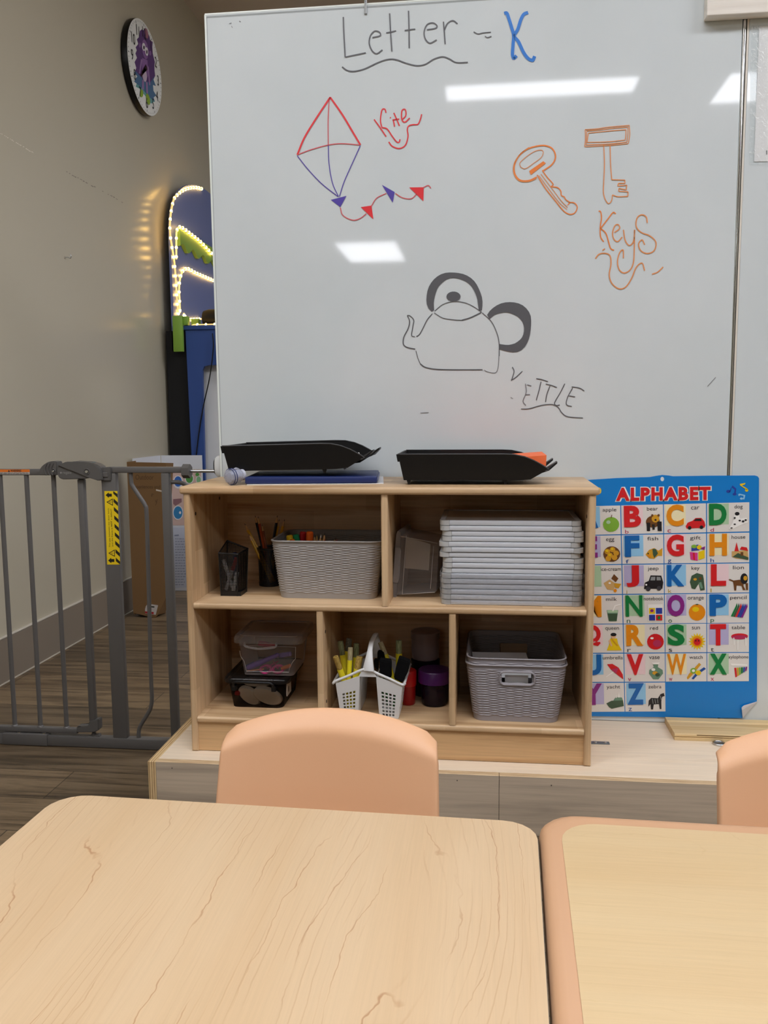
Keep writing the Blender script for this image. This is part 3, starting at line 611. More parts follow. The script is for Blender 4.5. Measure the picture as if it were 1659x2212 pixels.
bm = mb(); mx = Matrix.Translation((.356, .16, .655)) @ Matrix.Rotation(math.radians(-38), 4, 'Y') @ Matrix.Rotation(math.radians(10), 4, 'X')
box(bm, -.022, .022, -.03, .03, 0, .004, .001, 1, mx); q = obj('paper_slip', bm, mat('white_paper', '#e3e2e2', .6)); tag(q, 'small white paper slip poking out of the left letter tray', 'paper')
# blue folder + wrapped roll + sheet
M_fold = mat('navy_vinyl', '#1c2c63', .4)
q = thing('ring_folder', 'flat navy blue folder under the left letter tray', 'folder', (.28, .13, H))
bm = mb(); mx = Matrix.Translation((.128, .036, H+.0022)) @ Matrix.Rotation(math.radians(6), 4, 'Z'); box(bm, .004, .300, 0, .20, 0, .0155, .003, 2, mx)
obj('cover', bm, M_fold, parent=q, smooth=35)
bm = mb(); box(bm, .012, .302, .004, .196, .005, .0105, 0, 1, mx); obj('page_block', bm, mat('page_edges', '#7d86a8', .7), parent=q)
bm = mb(); mx2 = Matrix.Translation((.118, .030, H+.0002)) @ Matrix.Rotation(math.radians(7), 4, 'Z'); box(bm, .02, .325, 0, .205, 0, .0015, 0, 1, mx2)
q = obj('white_sheet', bm, mat('white_paper', '#e3e2e2', .6)); tag(q, 'thin white sheet under the navy folder', 'paper')
M_wrap = seethru('crumpled_clear_wrap', '#f2f5fc', '#f4f6ff', .16, .06, 1.0, 60, .8)
q = thing('wrapped_roll', 'bundle in crumpled clear wrap at left end of navy folder', 'wrapped bundle', (.115, .04, H))
bm = mb(); n = 20
c0 = Vector((.098, .020, H+.0185)); ax = Vector((.026, .036, .004)); rs = []
for i in range(11):
    c = c0+ax*(i/10-.12)+Vector((random.uniform(-.0015, .0015), 0, 0)); u, v = frame_of(ax); r = .0178*(.35, .72, .95, 1, 1, 1, 1, 1, .95, .8, .5)[i]
    rs.append([bm.verts.new(c+(u*math.cos(2*math.pi*k/n)+v*math.sin(2*math.pi*k/n))*(r*random.uniform(.82, 1.06))) for k in range(n)])
for a, b_ in zip(rs, rs[1:]): bridge(bm, a, b_)
cap(bm, rs[0][::-1]); cap(bm, rs[-1]); obj('clear_wrap', bm, M_wrap, parent=q)
bm = mb(); tube(bm, [c0+ax*.06, c0+ax*.5, c0+ax*.95], .0125, 14); obj('rolled_contents', bm, mat('rolled_white', '#c3c7d4', .5), parent=q, smooth=40)
for k in (.16, .30):
    bm = mb(); u, v = frame_of(ax); tube(bm, [c0+ax*k+(u*math.cos(a)+v*math.sin(a))*.0182 for a in [i*math.pi/10 for i in range(21)]], .0009, 6, caps=False); obj('blue_band', bm, M_fold, parent=q)
# ---------------------------------------------------------------- woven baskets
def rrect(hx, hy, r, step):
    """points of a rounded rectangle with arc length"""
    P = []; seg = [((hx-r, -hy), (hx, -hy+r), -90), ((hx, hy-r), (hx-r, hy), 0), ((-hx+r, hy), (-hx, hy-r), 90), ((-hx, -hy+r), (-hx+r, -hy), 180)]
    cs = [(hx-r, -hy+r), (hx-r, hy-r), (-hx+r, hy-r), (-hx+r, -hy+r)]
    cur = (-hx+r, -hy)
    for i in range(4):
        s, e, a0 = seg[i]; d = math.dist(cur, s); n = max(1, int(d/step))
        for k in range(n): P.append((cur[0]+(s[0]-cur[0])*k/n, cur[1]+(s[1]-cur[1])*k/n))
        m = max(3, int(r*math.pi/2/step))
        for k in range(m):
            a = math.radians(a0+90*k/m); P.append((cs[i][0]+r*math.cos(a), cs[i][1]+r*math.sin(a)))
        cur = e
    return P
def basket_shell(bm, cx, cy, z0, h, hx0, hy0, hx1, hy1, r, holes=(), step=.0024, rowh=.0029, wl=.040, amp=.0016, mi=0):
    base = rrect(hx1, hy1, r, step); n = len(base); rows = int(h/.00078); L = [0]
    for a, b_ in zip(base, base[1:]): L.append(L[-1]+math.dist(a, b_))
    prev = None
    for j in range(rows+1):
        t = j/rows; z = t*h; hx = hx0+(hx1-hx0)*t; hy = hy0+(hy1-hy0)*t; cur = []
        rr = int(z/rowh); fz = math.sin(math.pi*(z/rowh-rr)); par = (rr % 2)*math.pi
        mask = 1 if .013 < z < h-.010 else 0
        for i, (x, y) in enumerate(base):
            nx, ny = x/hx1, y/hy1
            px = x*hx/hx1; py = y*hy/hy1
            d = amp*mask*(fz**1.0)*(.5+.5*math.sin(2*math.pi*L[i]/wl+par))
            l = math.hypot(nx, ny) or 1
            # outward direction of a rounded box
            ox = 1 if x > hx1-r else -1 if x < -hx1+r else 0; oy = 1 if y > hy1-r else -1 if y < -hy1+r else 0
            vx = (x-ox*(hx1-r)) if ox else 0; vy = (y-oy*(hy1-r)) if oy else 0; q = math.hypot(vx, vy) or 1
            cur.append(bm.verts.new((cx+px+vx/q*d, cy+py+vy/q*d, z0+z)))
        if prev:
            for i in range(n):
                k = (i+1) % n
                xm = (base[i][0]+base[k][0])/2; ym = base[i][1]; zm = z-h/rows/2
                if any(a < xm < b_ and c < zm < d_ and (ym < 0) == (s < 0) and abs(ym) > hy1-r*.5 for a, b_, c, d_, s in holes): continue
                bm.faces.new((prev[i], prev[k], cur[k], cur[i])).material_index = mi
        else: bottom = cur
        prev = cur
    bm.faces.new(bottom[::-1])
    return [v.co.copy() for v in prev]
def basket(name, label, cx, cy, z0, h, hx0, hy0, hx1, hy1, r, m, group, holes=(), rim=.0028):
    q = thing(name, label, 'basket', (cx, cy, z0), group)
    bm = mb(); top = basket_shell(bm, cx, cy, z0, h, hx0, hy0, hx1, hy1, r, holes)
    obj('woven_body', bm, m, parent=q, smooth=50, recalc=False, mods=[('SOLIDIFY', dict(thickness=.0016, offset=-1))])
    bm = mb(); tube(bm, top+[top[0], top[1]], rim, 8, caps=False, flat=.8); obj('rim', bm, m, parent=q, smooth=60)
    for a, b_, c, d_, s in holes:
        t = (c+d_)/2/h; y = cy+s*(hy0+(hy1-hy0)*t+.0012); bm = mb(); e = .0022; k = .006
        pts = [(a-e, c+k), (a-e, d_-k), (a-e+k*.3, d_-k*.3), (a+k, d_+e), (b_-k, d_+e), (b_+e-k*.3, d_-k*.3), (b_+e, d_-k), (b_+e, c+k), (b_+e-k*.3, c+k*.3), (b_-k, c-e), (a+k, c-e), (a-e+k*.3, c+k*.3)]
        yz = lambda z: cy+s*(hy0+(hy1-hy0)*z/h+.0012)
        P = [Vector((cx+x, yz(z), z0+z)) for x, z in pts]; tube(bm, P+P[:2], .0023, 8, caps=False); obj('handle_frame', bm, m, parent=q, smooth=60)
    return q
M_bk1 = mat('taupe_woven_plastic', '#96928f', .42); M_bk2 = mat('grey_woven_plastic', '#908c90', .42)
bx = (.179+.4365)/2
basket('woven_basket', 'taupe woven plastic basket holding markers, in upper left compartment', bx, .152, Z1+.0003, .133, .1115, .083, .1280, .0945, .026, M_bk1, 'woven plastic baskets')
hz = [(-.0345, .0375, .0895, .1155, -1), (-.0345, .0375, .0895, .1155, 1)]
bx2 = .7365
basket('woven_basket', 'outer grey woven basket in lower right compartment', bx2, .148, Z2+.0003, .1315, .0935, .110, .1100, .124, .026, M_bk2, 'woven plastic baskets', hz)
hz2 = [(a, b_, c-.0135, d_-.0135, s) for a, b_, c, d_, s in hz]
basket('woven_basket', 'grey woven basket nested inside the lower right one', bx2, .148, Z2+.0150, .1315, .0915, .108, .1085, .1225, .026, M_bk2, 'woven plastic baskets', hz2, .0022)
M_pap = mat('white_paper', '#e3e2e2', .6)
for (x0, x1, y0, y1, z, h, lab) in ((.640, .768, .072, .20, Z2+.090, .022, 'stack of white paper inside the nested grey basket'),):
    bm = mb(); mx = Matrix.Translation(((x0+x1)/2, (y0+y1)/2, z)) @ Matrix.Rotation(.05, 4, 'Z'); box(bm, -(x1-x0)/2, (x1-x0)/2, -(y1-y0)/2, (y1-y0)/2, 0, h, 0, 1, mx); tag(obj('paper_stack', bm, M_pap), lab, 'paper')
bm = mb(); box(bm, .712, .763, .047, .049, Z2+.078, Z2+.104, 0); q = obj('paper_card', bm, M_pap); tag(q, 'white card seen through the handle hole of grey basket', 'paper')
# ---------------------------------------------------------------- pencils and markers
M_pw = mat('bare_wood_point', '#caa06c', .6); M_lead = mat('graphite', '#26221f', .5)
def pencil(name, label, p0, p1, r, col, group, lead=None, cat='pencil'):
    p0, p1 = Vector(p0), Vector(p1); d = (p1-p0).normalized(); q = thing(name, label, cat, p0, group); e = p1-d*r*5.2
    m = mat('paint_'+col, col, .35); lm = mat('lead_'+col, lead, .5) if lead else M_lead
    bm = mb(); cone(bm, p0, e, r, r, 6); obj('barrel', bm, m, parent=q)
    bm = mb(); cone(bm, e, p1-d*r*1.4, r, r*.3, 10); obj('sharpened_point', bm, M_pw, parent=q, smooth=40)
    bm = mb(); cone(bm, p1-d*r*1.4, p1, r*.3, r*.05, 8); obj('lead_tip', bm, lm, parent=q, smooth=40)
    return q
# mesh holder, slanted
M_wm = wiremesh('black_wire_mesh', '#08080a'); M_wmr = wiremesh('black_wire_mesh_round', '#08080a', round_=True); M_wire = mat('black_wire', '#08080a', .4)
hb = [Vector(v) for v in ((.0555, .080, Z1+.0003), (.0945, .080, Z1+.0003), (.1025, .128, Z1+.0003), (.0555, .128, Z1+.0003))]
ht = [Vector(v) for v in ((.0535, .078, Z1+.101), (.0985, .078, Z1+.099), (.1085, .128, Z1+.104), (.0565, .135, Z1+.122))]
q = thing('pencil_holder', 'black slant topped mesh holder with pens, nearest left wall of shelf', 'pencil holder', (.077, .104, Z1))
bm = mb()
for i in range(4): bm.faces.new([bm.verts.new(x) for x in (hb[i], hb[(i+1) % 4], ht[(i+1) % 4], ht[i])])
obj('mesh_wall', bm, M_wm, parent=q, recalc=False)
bm = mb(); box(bm, .0545, .103, .0795, .1285, Z1+.0003, Z1+.010); obj('base_pan', bm, M_wire, parent=q)
bm = mb(); tube(bm, ht+ht[:2], .0022, 8, caps=False); obj('rim', bm, M_wire, parent=q, smooth=60)
for i in range(4):
    bm = mb(); tube(bm, [hb[i], ht[i]], .0016, 6); obj('corner_wire', bm, M_wire, parent=q)
def pen(label, p0, p1, r, col, capc, group='pens in the slanted mesh holder'):
    p0, p1 = Vector(p0), Vector(p1); q = thing('pen', label, 'pen', p0, group); e = p0.lerp(p1, .62)
    bm = mb(); cone(bm, p0, e, r, r, 12); obj('barrel', bm, mat('pen_'+col, col, .3), parent=q, smooth=40)
    bm = mb(); cone(bm, e, p1, r*1.15, r*1.05, 12); obj('cap', bm, mat('pen_'+capc, capc, .3), parent=q, smooth=40)
pen('white pen leaning left in the slanted mesh holder', (.078, .094, Z1+.018), (.060, .090, Z1+.084), .0042, '#e9e9ea', '#f0f0f0')
pen('white pen with red cap crossing the slanted mesh holder', (.064, .090, Z1+.013), (.091, .092, Z1+.088), .0042, '#d9d9da', '#b01820')
pen('white upright pen at right side of the slanted mesh holder', (.083, .085, Z1+.012), (.093, .088, Z1+.055), .0046, '#f2f2f2', '#e8e8ea')
pen('dark blue pen at the back of the slanted mesh holder', (.080, .116, Z1+.012), (.079, .118, Z1+.096), .0042, '#1c2350', '#1c2350')
# round mesh cup
cc = Vector((.1385, .214, Z1+.0003))
q = thing('pencil_cup', 'round black mesh cup of pencils behind taupe basket', 'pencil cup', cc)
R0, HB = .0285, .093
bm = mb(); lathe(bm, cc, [(R0*.93, .004), (R0, HB)], 36, cap0=False, cap1=False); obj('mesh_wall', bm, M_wmr, parent=q, smooth=60, recalc=False)
bm = mb(); lathe(bm, cc, [(R0*.95, 0), (R0*.97, .008), (R0*.93, .008)], 32); obj('base_pan', bm, M_wire, parent=q, smooth=40)
bm = mb(); tube(bm, [cc+Vector((R0*math.cos(a), R0*math.sin(a), HB)) for a in [i*math.pi/16 for i in range(33)]], .0026, 8, caps=False); obj('rim', bm, M_wire, parent=q, smooth=60)
G = 'pencils in the round mesh cup'; yb = Z1+.010; KP = lambda u, v, Y: atY(460+u/8.295, 1090+v/8.295, Y)
for lab, b0, uv, Y, col, r in (('yellow pencil leaning furthest left in the mesh cup', (.152, .205), (563, 335), .205, '#d9a614', .0036), ('short yellow pencil with red stripe below the leaning one', (.147, .196), (640, 525), .199, '#c99a12', .0034),
  ('black pencil standing tallest at left of the mesh cup', (.137, .218), (755, 190), .222, '#15171c', .0036), ('dark orange pencil beside the tall black one', (.140, .214), (805, 208), .216, '#a8471a', .0036),
  ('red brown pencil between the two cup clusters', (.143, .208), (880, 350), .210, '#7d3f22', .0032), ('black pencil leaning right in the mesh cup', (.130, .216), (1155, 190), .222, '#13151a', .0036),
  ('yellow pencil nearest the basket corner', (.128, .222), (1190, 260), .229, '#cf9c16', .0034), ('yellow pencil with red edge, rightmost in the mesh cup', (.133, .226), (1285, 262), .231, '#d0981a', .0034), ('blue pencil low in the mesh cup', (.147, .224), (905, 560), .222, '#1b2a55', .0034)):
    pencil('pencil', lab, (b0[0], b0[1], yb), KP(*uv, Y), r, col, G)
# basket contents
KB = lambda u, v, Y: atY(590+u/6.912, 1130+v/6.912, Y)
G = 'markers and pencils in the taupe basket'
def marker(lab, u, v, Y, col, capc, r=.0075, lean=(0, 0)):
    p1 = KB(u, v, Y); p0 = Vector((p1.x-lean[0], Y-lean[1], p1.z-.075)); q = thing('marker', lab, 'marker', p0, G); e = p0.lerp(p1, .55)
    bm = mb(); cone(bm, p0, e, r*.9, r*.9, 14); obj('barrel', bm, mat('mk_'+col, col, .35), parent=q, smooth=40)
    bm = mb(); d = (p1-p0).normalized(); cone(bm, e, p1-d*.003, r, r, 14, False); cone(bm, p1-d*.003, p1, r, r*.75, 14); cap_ = obj('cap', bm, mat('mk_'+capc, capc, .35), parent=q, smooth=40)
marker('yellow capped marker leaning left in the taupe basket', 240, 180, .13, '#e9c21f', '#e0b81c', .0078, (-.012, .0))
marker('orange capped marker in front of the yellow one', 285, 240, .112, '#e86b14', '#e8721a', .0065, (-.004, 0))
marker('green capped marker between yellow and red ones', 335, 170, .14, '#0b7a4a', '#0f8a55', .0078, (-.014, 0))
marker('dark red capped marker in the taupe basket', 450, 128, .15, '#a3141c', '#b0161e', .0082, (.006, 0))
marker('large orange marker standing at middle of taupe basket', 548, 125, .135, '#e05a12', '#e8641a', .0085, (.004, 0))
for lab, u, v, Y, col, lead, lx in (('tan colouring pencil beside the large orange marker', 655, 185, .13, '#b8860b', '#d8b04a', .004), ('white colouring pencil in the taupe basket', 716, 172, .125, '#d8d8d8', '#f4f4f4', .010), ('dark brown colouring pencil behind the white one', 770, 138, .14, '#3a2218', '#2a1a12', .008),
   ('red colouring pencil beside the white one', 775, 230, .115, '#b01c20', '#c02424', .010), ('maroon colouring pencil behind the orange marker', 620, 165, .15, '#5e1428', '#3b3b3b', .002), ('brown colouring pencil, left of the two lying at right', 935, 210, .12, '#7a4a22', '#3a2a1a', .022), ('red tipped colouring pencil, rightmost in taupe basket', 955, 245, .108, '#c9302c', '#d03a34', .020)):
    p1 = KB(u, v, Y); pencil('colouring_pencil', lab, (p1.x-lx, Y, p1.z-.07), p1, .0048, col, G, lead)
p1 = KB(95, 255, .115); pencil('colouring_pencil', 'pale green colouring pencil at left corner of taupe basket', (p1.x+.02, .115, p1.z-.07), p1, .0045, '#8aa860', G, '#9ab870')
# ---------------------------------------------------------------- lap boards
LBN = 16; zz = Z1+.0003; TB = (.5345-Z1)/LBN
M_lbf = mat('lap_board_frame', '#c6cad0', .3); M_lbs = mat('lap_board_face', '#cfcac4', .25); M_lbc = mat('lap_board_corner', '#b6b8b8', .35)
KL = lambda u: atY(820+u/3.318, 1200, .032).x
offs = [(440, 1455), (440, 1456), (444, 1456), (441, 1460), (440, 1458), (443, 1460), (447, 1468), (450, 1466), (450, 1468), (428, 1455), (446, 1468), (425, 1446), (447, 1467), (447, 1470), (432, 1452), (430, 1452)]
def lap_board(x0, w, y0, dep, z, h, label, group):
    q = thing('lap_board', label, 'lap whiteboard', (x0, y0, z), group); c = .021; r = .014
    def ringpts(i0, i1): pass
    bm = mb(); f = .012
    for a in ((x0+c, x0+w-c, y0, y0+f), (x0+c, x0+w-c, y0+dep-f, y0+dep), (x0, x0+f, y0+c, y0+dep-c), (x0+w-f, x0+w, y0+c, y0+dep-c)): box(bm, *a, z, z+h, .0016, 2)
    obj('frame', bm, M_lbf, parent=q, smooth=40)
    bm = mb(); box(bm, x0+f*.8, x0+w-f*.8, y0+f*.8, y0+dep-f*.8, z+h*.2, z+h*.86); obj('writing_face', bm, M_lbs, parent=q)
    for sx_, sy in ((0, 0), (1, 0), (0, 1), (1, 1)):
        bm = mb(); X = x0+sx_*w; Y = y0+sy*dep; kx = -1 if sx_ else 1; ky = -1 if sy else 1
        pts = [(X+kx*c, Y)]+[(X+kx*(r-r*math.sin(a)), Y+ky*(r-r*math.cos(a))) for a in [k*math.pi/16 for k in range(9)]]+[(X, Y+ky*c), (X+kx*f, Y+ky*c), (X+kx*f, Y+ky*f), (X+kx*c, Y+ky*f)]
        prism(bm, [(a, b2, z-.0001+.0003) for a, b2 in pts], (0, 0, h-.0002)); obj('corner_piece', bm, M_lbc, parent=q, smooth=30)
    return q
nth = ['bottom', 'second', 'third', 'fourth', 'fifth', 'sixth', 'seventh', 'eighth', 'ninth', 'tenth', 'eleventh', 'twelfth']
x0 = KL(440); wd = KL(1458)-x0; proto = lap_board(x0, wd, .034, .215, zz, TB-.0011, 'x', 'stacked lap whiteboards')
for i in range(LBN):
    if i == LBN-1: lab = 'topmost white framed lap board of the stack, its face showing'
    elif i > LBN-4: lab = ['second lap board from the top of the stack', 'third lap board from the top of the stack'][LBN-2-i]
    elif i == 11: lab = 'lap board sticking out furthest left, fifth from the top of stack'
    elif i == 9: lab = 'lap board sticking out left, seventh from the top of stack'
    elif i < 6: lab = 'plastic wrapped lap board, %s of the six wrapped at stack bottom' % (['lowest', 'second from bottom', 'third from bottom', 'fourth from bottom', 'fifth from bottom', 'topmost'][i])
    else: lab = 'bare lap board, %s from the top of stack' % (nth[LBN-i-1])
    off = (KL(offs[i][0])-x0, random.uniform(-.002, .002), i*TB)
    if i == 0: proto['label'] = lab; proto.location = proto.location+Vector(off)
    else: b_ = dup(proto, (off[0]-(KL(offs[0][0])-x0), off[1], off[2]), lab)
M_film = seethru('shrink_film', '#fdfdfe', '#f2f4f8', .03, .07, 1.0, 80, .55)
bm = mb(); P = rrect(wd/2+.004, .110+.0015, .016, .006); cx_, cy_ = x0+wd/2+.001, .034+.1075; prev = None
for j in range(25):
    z = Z1+.003+j*(TB*6-.003)/24; cur = [bm.verts.new((cx_+x*(1+random.uniform(-.010, .006)), cy_+y*(1+random.uniform(-.012, .004)), z)) for x, y in P]
    if prev: bridge(bm, prev, cur)
    prev = cur
q = obj('shrink_wrap', bm, M_film, smooth=80); tag(q, 'crinkled clear shrink wrap around the six lowest lap boards', 'plastic wrap')
# ---------------------------------------------------------------- plastic boxes
M_clr = seethru('clear_plastic', '#f1efee', '#cfc8c4', .07, .2, fk=.7); M_clrl = seethru('clear_lid_plastic', '#eae7e5', '#cfc9c7', .17, .3, fk=.7)
M_dark = seethru('smoked_plastic', '#c9c2bb', '#3a3532', .05, .2, fk=.6); M_darkl = seethru('smoked_lid', '#8d857f', '#2a2624', .28, .25, fk=.7)
M_ridge = mat('clear_ridge', '#a59d98', .3)
def tub(bm, x0, x1, y0, y1, z0, z1, tx, ty, r=.010, bottom=True):
    cx, cy = (x0+x1)/2, (y0+y1)/2; hx, hy = (x1-x0)/2, (y1-y0)/2
    P = rrect(hx, hy, r, .008); prev = None
    for j in range(5):
        t = j/4; cur = [bm.verts.new((cx+x*(hx-tx*(1-t))/hx, cy+y*(hy-ty*(1-t))/hy, z0+(z1-z0)*t)) for x, y in P]
        if prev: bridge(bm, prev, cur)
        elif bottom: bm.faces.new(cur[::-1])
        prev = cur
    return prev
def lid(bm, x0, x1, y0, y1, z0, h, r=.012, dome=.004):
    cx, cy = (x0+x1)/2, (y0+y1)/2; P = rrect((x1-x0)/2, (y1-y0)/2, r, .006); hx, hy = (x1-x0)/2, (y1-y0)/2; prev = None
    for s, z in ((0, 0), (0, h*.6), (.002, h*.9), (.005, h), (.012, h), (.014, h-.003)):
        cur = [bm.verts.new((cx+x*(hx-s)/hx, cy+y*(hy-s)/hy, z0+z)) for x, y in P]
        if prev: bridge(bm, prev, cur)
        prev = cur
    bm.faces.new(prev)
dx0, dx1, dy0, dy1, dz0, dz1 = .068, .205, .066, .235, Z2+.0003, Z2+.062
q = thing('storage_box', 'smoked dark plastic box with black handle, holding white ovals', 'storage box', ((dx0+dx1)/2, .15, Z2))
bm = mb(); tub(bm, dx0, dx1, dy0, dy1, dz0, dz1, .008, .008, .016); obj('body', bm, M_dark, parent=q, smooth=40, recalc=False)
bm = mb(); lid(bm, dx0-.009, dx1+.011, dy0-.008, dy1+.006, dz1+.0005, .012, .02); obj('lid', bm, M_darkl, parent=q, smooth=40)
bm = mb(); yb_ = dy0-.013; P = [Vector((dx0+.018, yb_+.006, dz1-.010)), Vector((dx0+.018, yb_, dz1+.003)), Vector((dx0+.024, yb_, dz1+.006)), Vector((dx1-.030, yb_, dz1+.005)), Vector((dx1-.024, yb_, dz1+.001)), Vector((dx1-.024, yb_+.006, dz1-.012))]
tube(bm, P, .0033, 8); obj('handle', bm, M_black, parent=q, smooth=50)
for x in (dx0+.018, dx1-.024):
    bm = mb(); box(bm, x-.0055, x+.0055, dy0-.011, dy0+.004, dz1-.017, dz1-.004, .0015); obj('handle_clip', bm, M_black, parent=q)
bm = mb(); box(bm, dx1-.0035, dx1-.0028+.002, dy0+.030, dy0+.070, Z2+.022, Z2+.055); sk = obj('sticker', bm, mat('sticker_white', '#c9c4c0', .5), parent=q)
bm = mb(); sphere(bm, (dx1-.001, dy0+.044, Z2+.036), .008, 10, 6, (.1, .8, 1)); obj('sticker_print', bm, INK['black'], parent=q)
M_cream = mat('cream_foam', '#ece6d8', .6)
GO = 'white ovals in the smoked box'
for lab, c, rx, rz, a in (('cream oval lying tilted at lower right in the smoked box', (.158, .092, Z2+.024), .036, .0185, .35), ('cream oval leaning at lower left in the smoked box', (.113, .096, Z2+.022), .030, .0165, .62), ('cream oval on top, under the handle of the smoked box', (.129, .112, Z2+.051), .036, .011, 0)):
    bm = mb(); mx = Matrix.Translation(c) @ Matrix.Rotation(a, 4, 'Y'); n = 28
    rs = [[bm.verts.new(mx @ Vector((rx*s*math.cos(t), y, rz*s*math.sin(t)))) for t in [2*math.pi*i/n for i in range(n)]] for s, y in ((.9, -.009), (1, -.006), (1, .006), (.9, .009))]
    for a_, b_ in zip(rs, rs[1:]): bridge(bm, a_, b_)
    cap(bm, rs[0][::-1]); cap(bm, rs[-1]); tag(obj('foam_oval', bm, M_cream, smooth=40), lab, 'oval', GO)
bm = mb(); box(bm, .079, .092, .082, .094, Z2+.024, Z2+.034, .003, 2, Matrix.Translation((0, 0, .0))); tag(obj('red_block', bm, mat('block_red', '#b01f24', .4), smooth=40), 'small red block at left inside the smoked box', 'block')
# clear box on top
lz = dz1+.0135
cx0, cx1, cy0, cy1, cz0, cz1 = .092, .232, .079, .225, lz, lz+.079
q = thing('storage_box', 'clear plastic box of pink and purple tools on the smoked box', 'storage box', ((cx0+cx1)/2, .15, lz))
bm = mb(); tub(bm, cx0, cx1, cy0, cy1, cz0, cz1, .010, .006, .012); obj('body', bm, M_clr, parent=q, smooth=40, recalc=False)
bm = mb(); lid(bm, cx0-.010, cx1+.014, cy0-.010, cy1+.008, cz1+.0005, .017, .016); obj('lid', bm, M_clrl, parent=q, smooth=40)
bm = mb(); yy = cy0-.013; tube(bm, smooth_pts([(cx0+.020, yy+.005, cz1+.003), (cx0+.021, yy, cz1-.004), (cx0+.035, yy, cz1-.008), (cx0+.055, yy, cz1-.010), (cx0+.08, yy, cz1-.008), (cx0+.094, yy, cz1-.004), (cx0+.095, yy+.005, cz1+.003)]), .0026, 8); obj('latch_handle', bm, M_clrl, parent=q, smooth=50)
fy = lambda z: cy0+.006*(1-(z-cz0)/(cz1-cz0))-.0008
for P in ([(cx0+.001, cz1-.006), (cx1-.001, cz1-.008)], [(cx0+.004, cz1-.02), (cx0+.006, cz1-.034), (cx0+.014, cz1-.046), (cx0+.017, cz0+.012), (cx0+.018, cz0+.009), (cx1-.020, cz0+.009), (cx1-.018, cz0+.02), (cx1-.010, cz1-.044), (cx1-.003, cz1-.036), (cx1-.002, cz1-.008)]):
    bm = mb(); tube(bm, [Vector((x, fy(z), z)) for x, z in P], .0006, 5); obj('ridge', bm, M_ridge, parent=q)
GT = 'play tools in the clear box'
def scissor(lab, c, a, col):
    q = thing('toy_scissors', lab, 'scissors', c, GT); mx = Matrix.Translation(c) @ Matrix.Rotation(a, 4, 'Z'); m = mat('toy_'+col, col, .35)
    for s in (-1, 1):
        bm = mb(); tube(bm, [mx @ Vector((s*.0145+.0125*math.cos(t), 0+.010*math.sin(t)*1.0, .006*math.sin(t)+.003)) for t in [k*math.pi/10 for k in range(21)]], .0034, 8, caps=False); obj('finger_loop', bm, m, parent=q, smooth=60)
        bm = mb(); cone(bm, mx @ Vector((s*.012, .01, .004)), mx @ Vector((-s*.006, .062, .004)), .0035, .0015, 8); obj('blade', bm, m, parent=q, smooth=50)
def stick(lab, p0, p1, r0, r1, col, name='play_tool', cat='toy tool'):
    bm = mb(); p0, p1 = Vector(p0), Vector(p1); d = p1-p0
    tube(bm, [p0, p0+d*.04, p0+d*.3, p0+d*.6, p0+d*.96, p1], [r0*.5, r0, r0*1.1, (r0+r1)/2, r1, r1*.5], 12); tag(obj(name, bm, mat('toy_'+col, col, .35), smooth=60), lab, cat, GT)
scissor('bright pink scissors with two loops at front of the clear box', (.168, .098, cz0+.008), .1, '#e0428f')
stick('long violet handle slanting across the clear box', (.108, .095, cz0+.012), (.185, .104, cz0+.046), .0065, .0050, '#7a55b5')
stick('lavender handle end at right of the clear box', (.182, .112, cz0+.040), (.214, .100, cz0+.049), .0055, .0055, '#8d78c8')
stick('dark pink handle high up in the clear box', (.124, .14, cz0+.062), (.165, .15, cz0+.052), .007, .006, '#c23a5c')
stick('orange handle at right front of the clear box', (.190, .100, cz0+.012), (.214, .096, cz0+.022), .0045, .0045, '#d9742a')
stick('thin orange stick at bottom left of the clear box', (.108, .092, cz0+.0065), (.150, .093, cz0+.012), .0018, .0018, '#e08850')
stick('blue piece at bottom left of the clear box', (.104, .105, cz0+.010), (.124, .11, cz0+.020), .007, .006, '#2a3f8e')
stick('dark blue piece lying flat under the pink scissors', (.118, .100, cz0+.005), (.158, .099, cz0+.005), .0035, .003, '#1c2a5a')
# clear box standing on its side, upper right
KS = lambda u, v, Y=.098: atY(840+u/10.06, 1090+v/10.06, Y)
q = thing('storage_box', 'empty clear plastic box standing on its side beside lap boards', 'storage box', (.5, .17, Z1))
back = Vector((.012, .125, 0))
def hollow(bm, pts, off, closed=True):
    a = [bm.verts.new(p) for p in pts]; b_ = [bm.verts.new(p+off) for p in pts]
    bridge(bm, a, b_); bm.faces.new(a[::-1]); bm.faces.new(b_)
bm = mb(); P = [KS(275, 672), KS(1062, 838), KS(1085, 900), KS(1032, 1880), KS(1000, 1918), KS(180, 1958)]
P = [Vector((min(p.x, .5635), p.y, max(p.z, Z1+.004))) for p in P]; hollow(bm, P, back); obj('body', bm, M_clr, parent=q, recalc=False)
bm = mb(); P = [KS(160, 2026), KS(100, 2022), KS(72, 1980), KS(85, 1690), KS(135, 940), KS(165, 640), KS(190, 575), KS(255, 590), KS(262, 700)]
P = [Vector((max(p.x, .4578), p.y-.002, max(p.z, Z1+.0005))) for p in P]; hollow(bm, P, Vector((.012, .130, 0))); obj('lid', bm, M_clrl, parent=q, recalc=False)
bm = mb(); P = [KS(140, 930, .094), KS(240, 940, .094), KS(262, 1000, .094), KS(225, 1600, .094), KS(195, 1700, .094), KS(85, 1690, .094)]; prism(bm, P, (0, .003, 0)); obj('latch_handle', bm, M_clrl, parent=q)
bm = mb(); P = [KS(385, 700, .100), KS(905, 860, .100), KS(868, 1432, .100), KS(345, 1382, .100)]; prism(bm, P, (0, .0006, 0)); obj('paper_label', bm, mat('label_paper', '#a3988c', .6), parent=q)
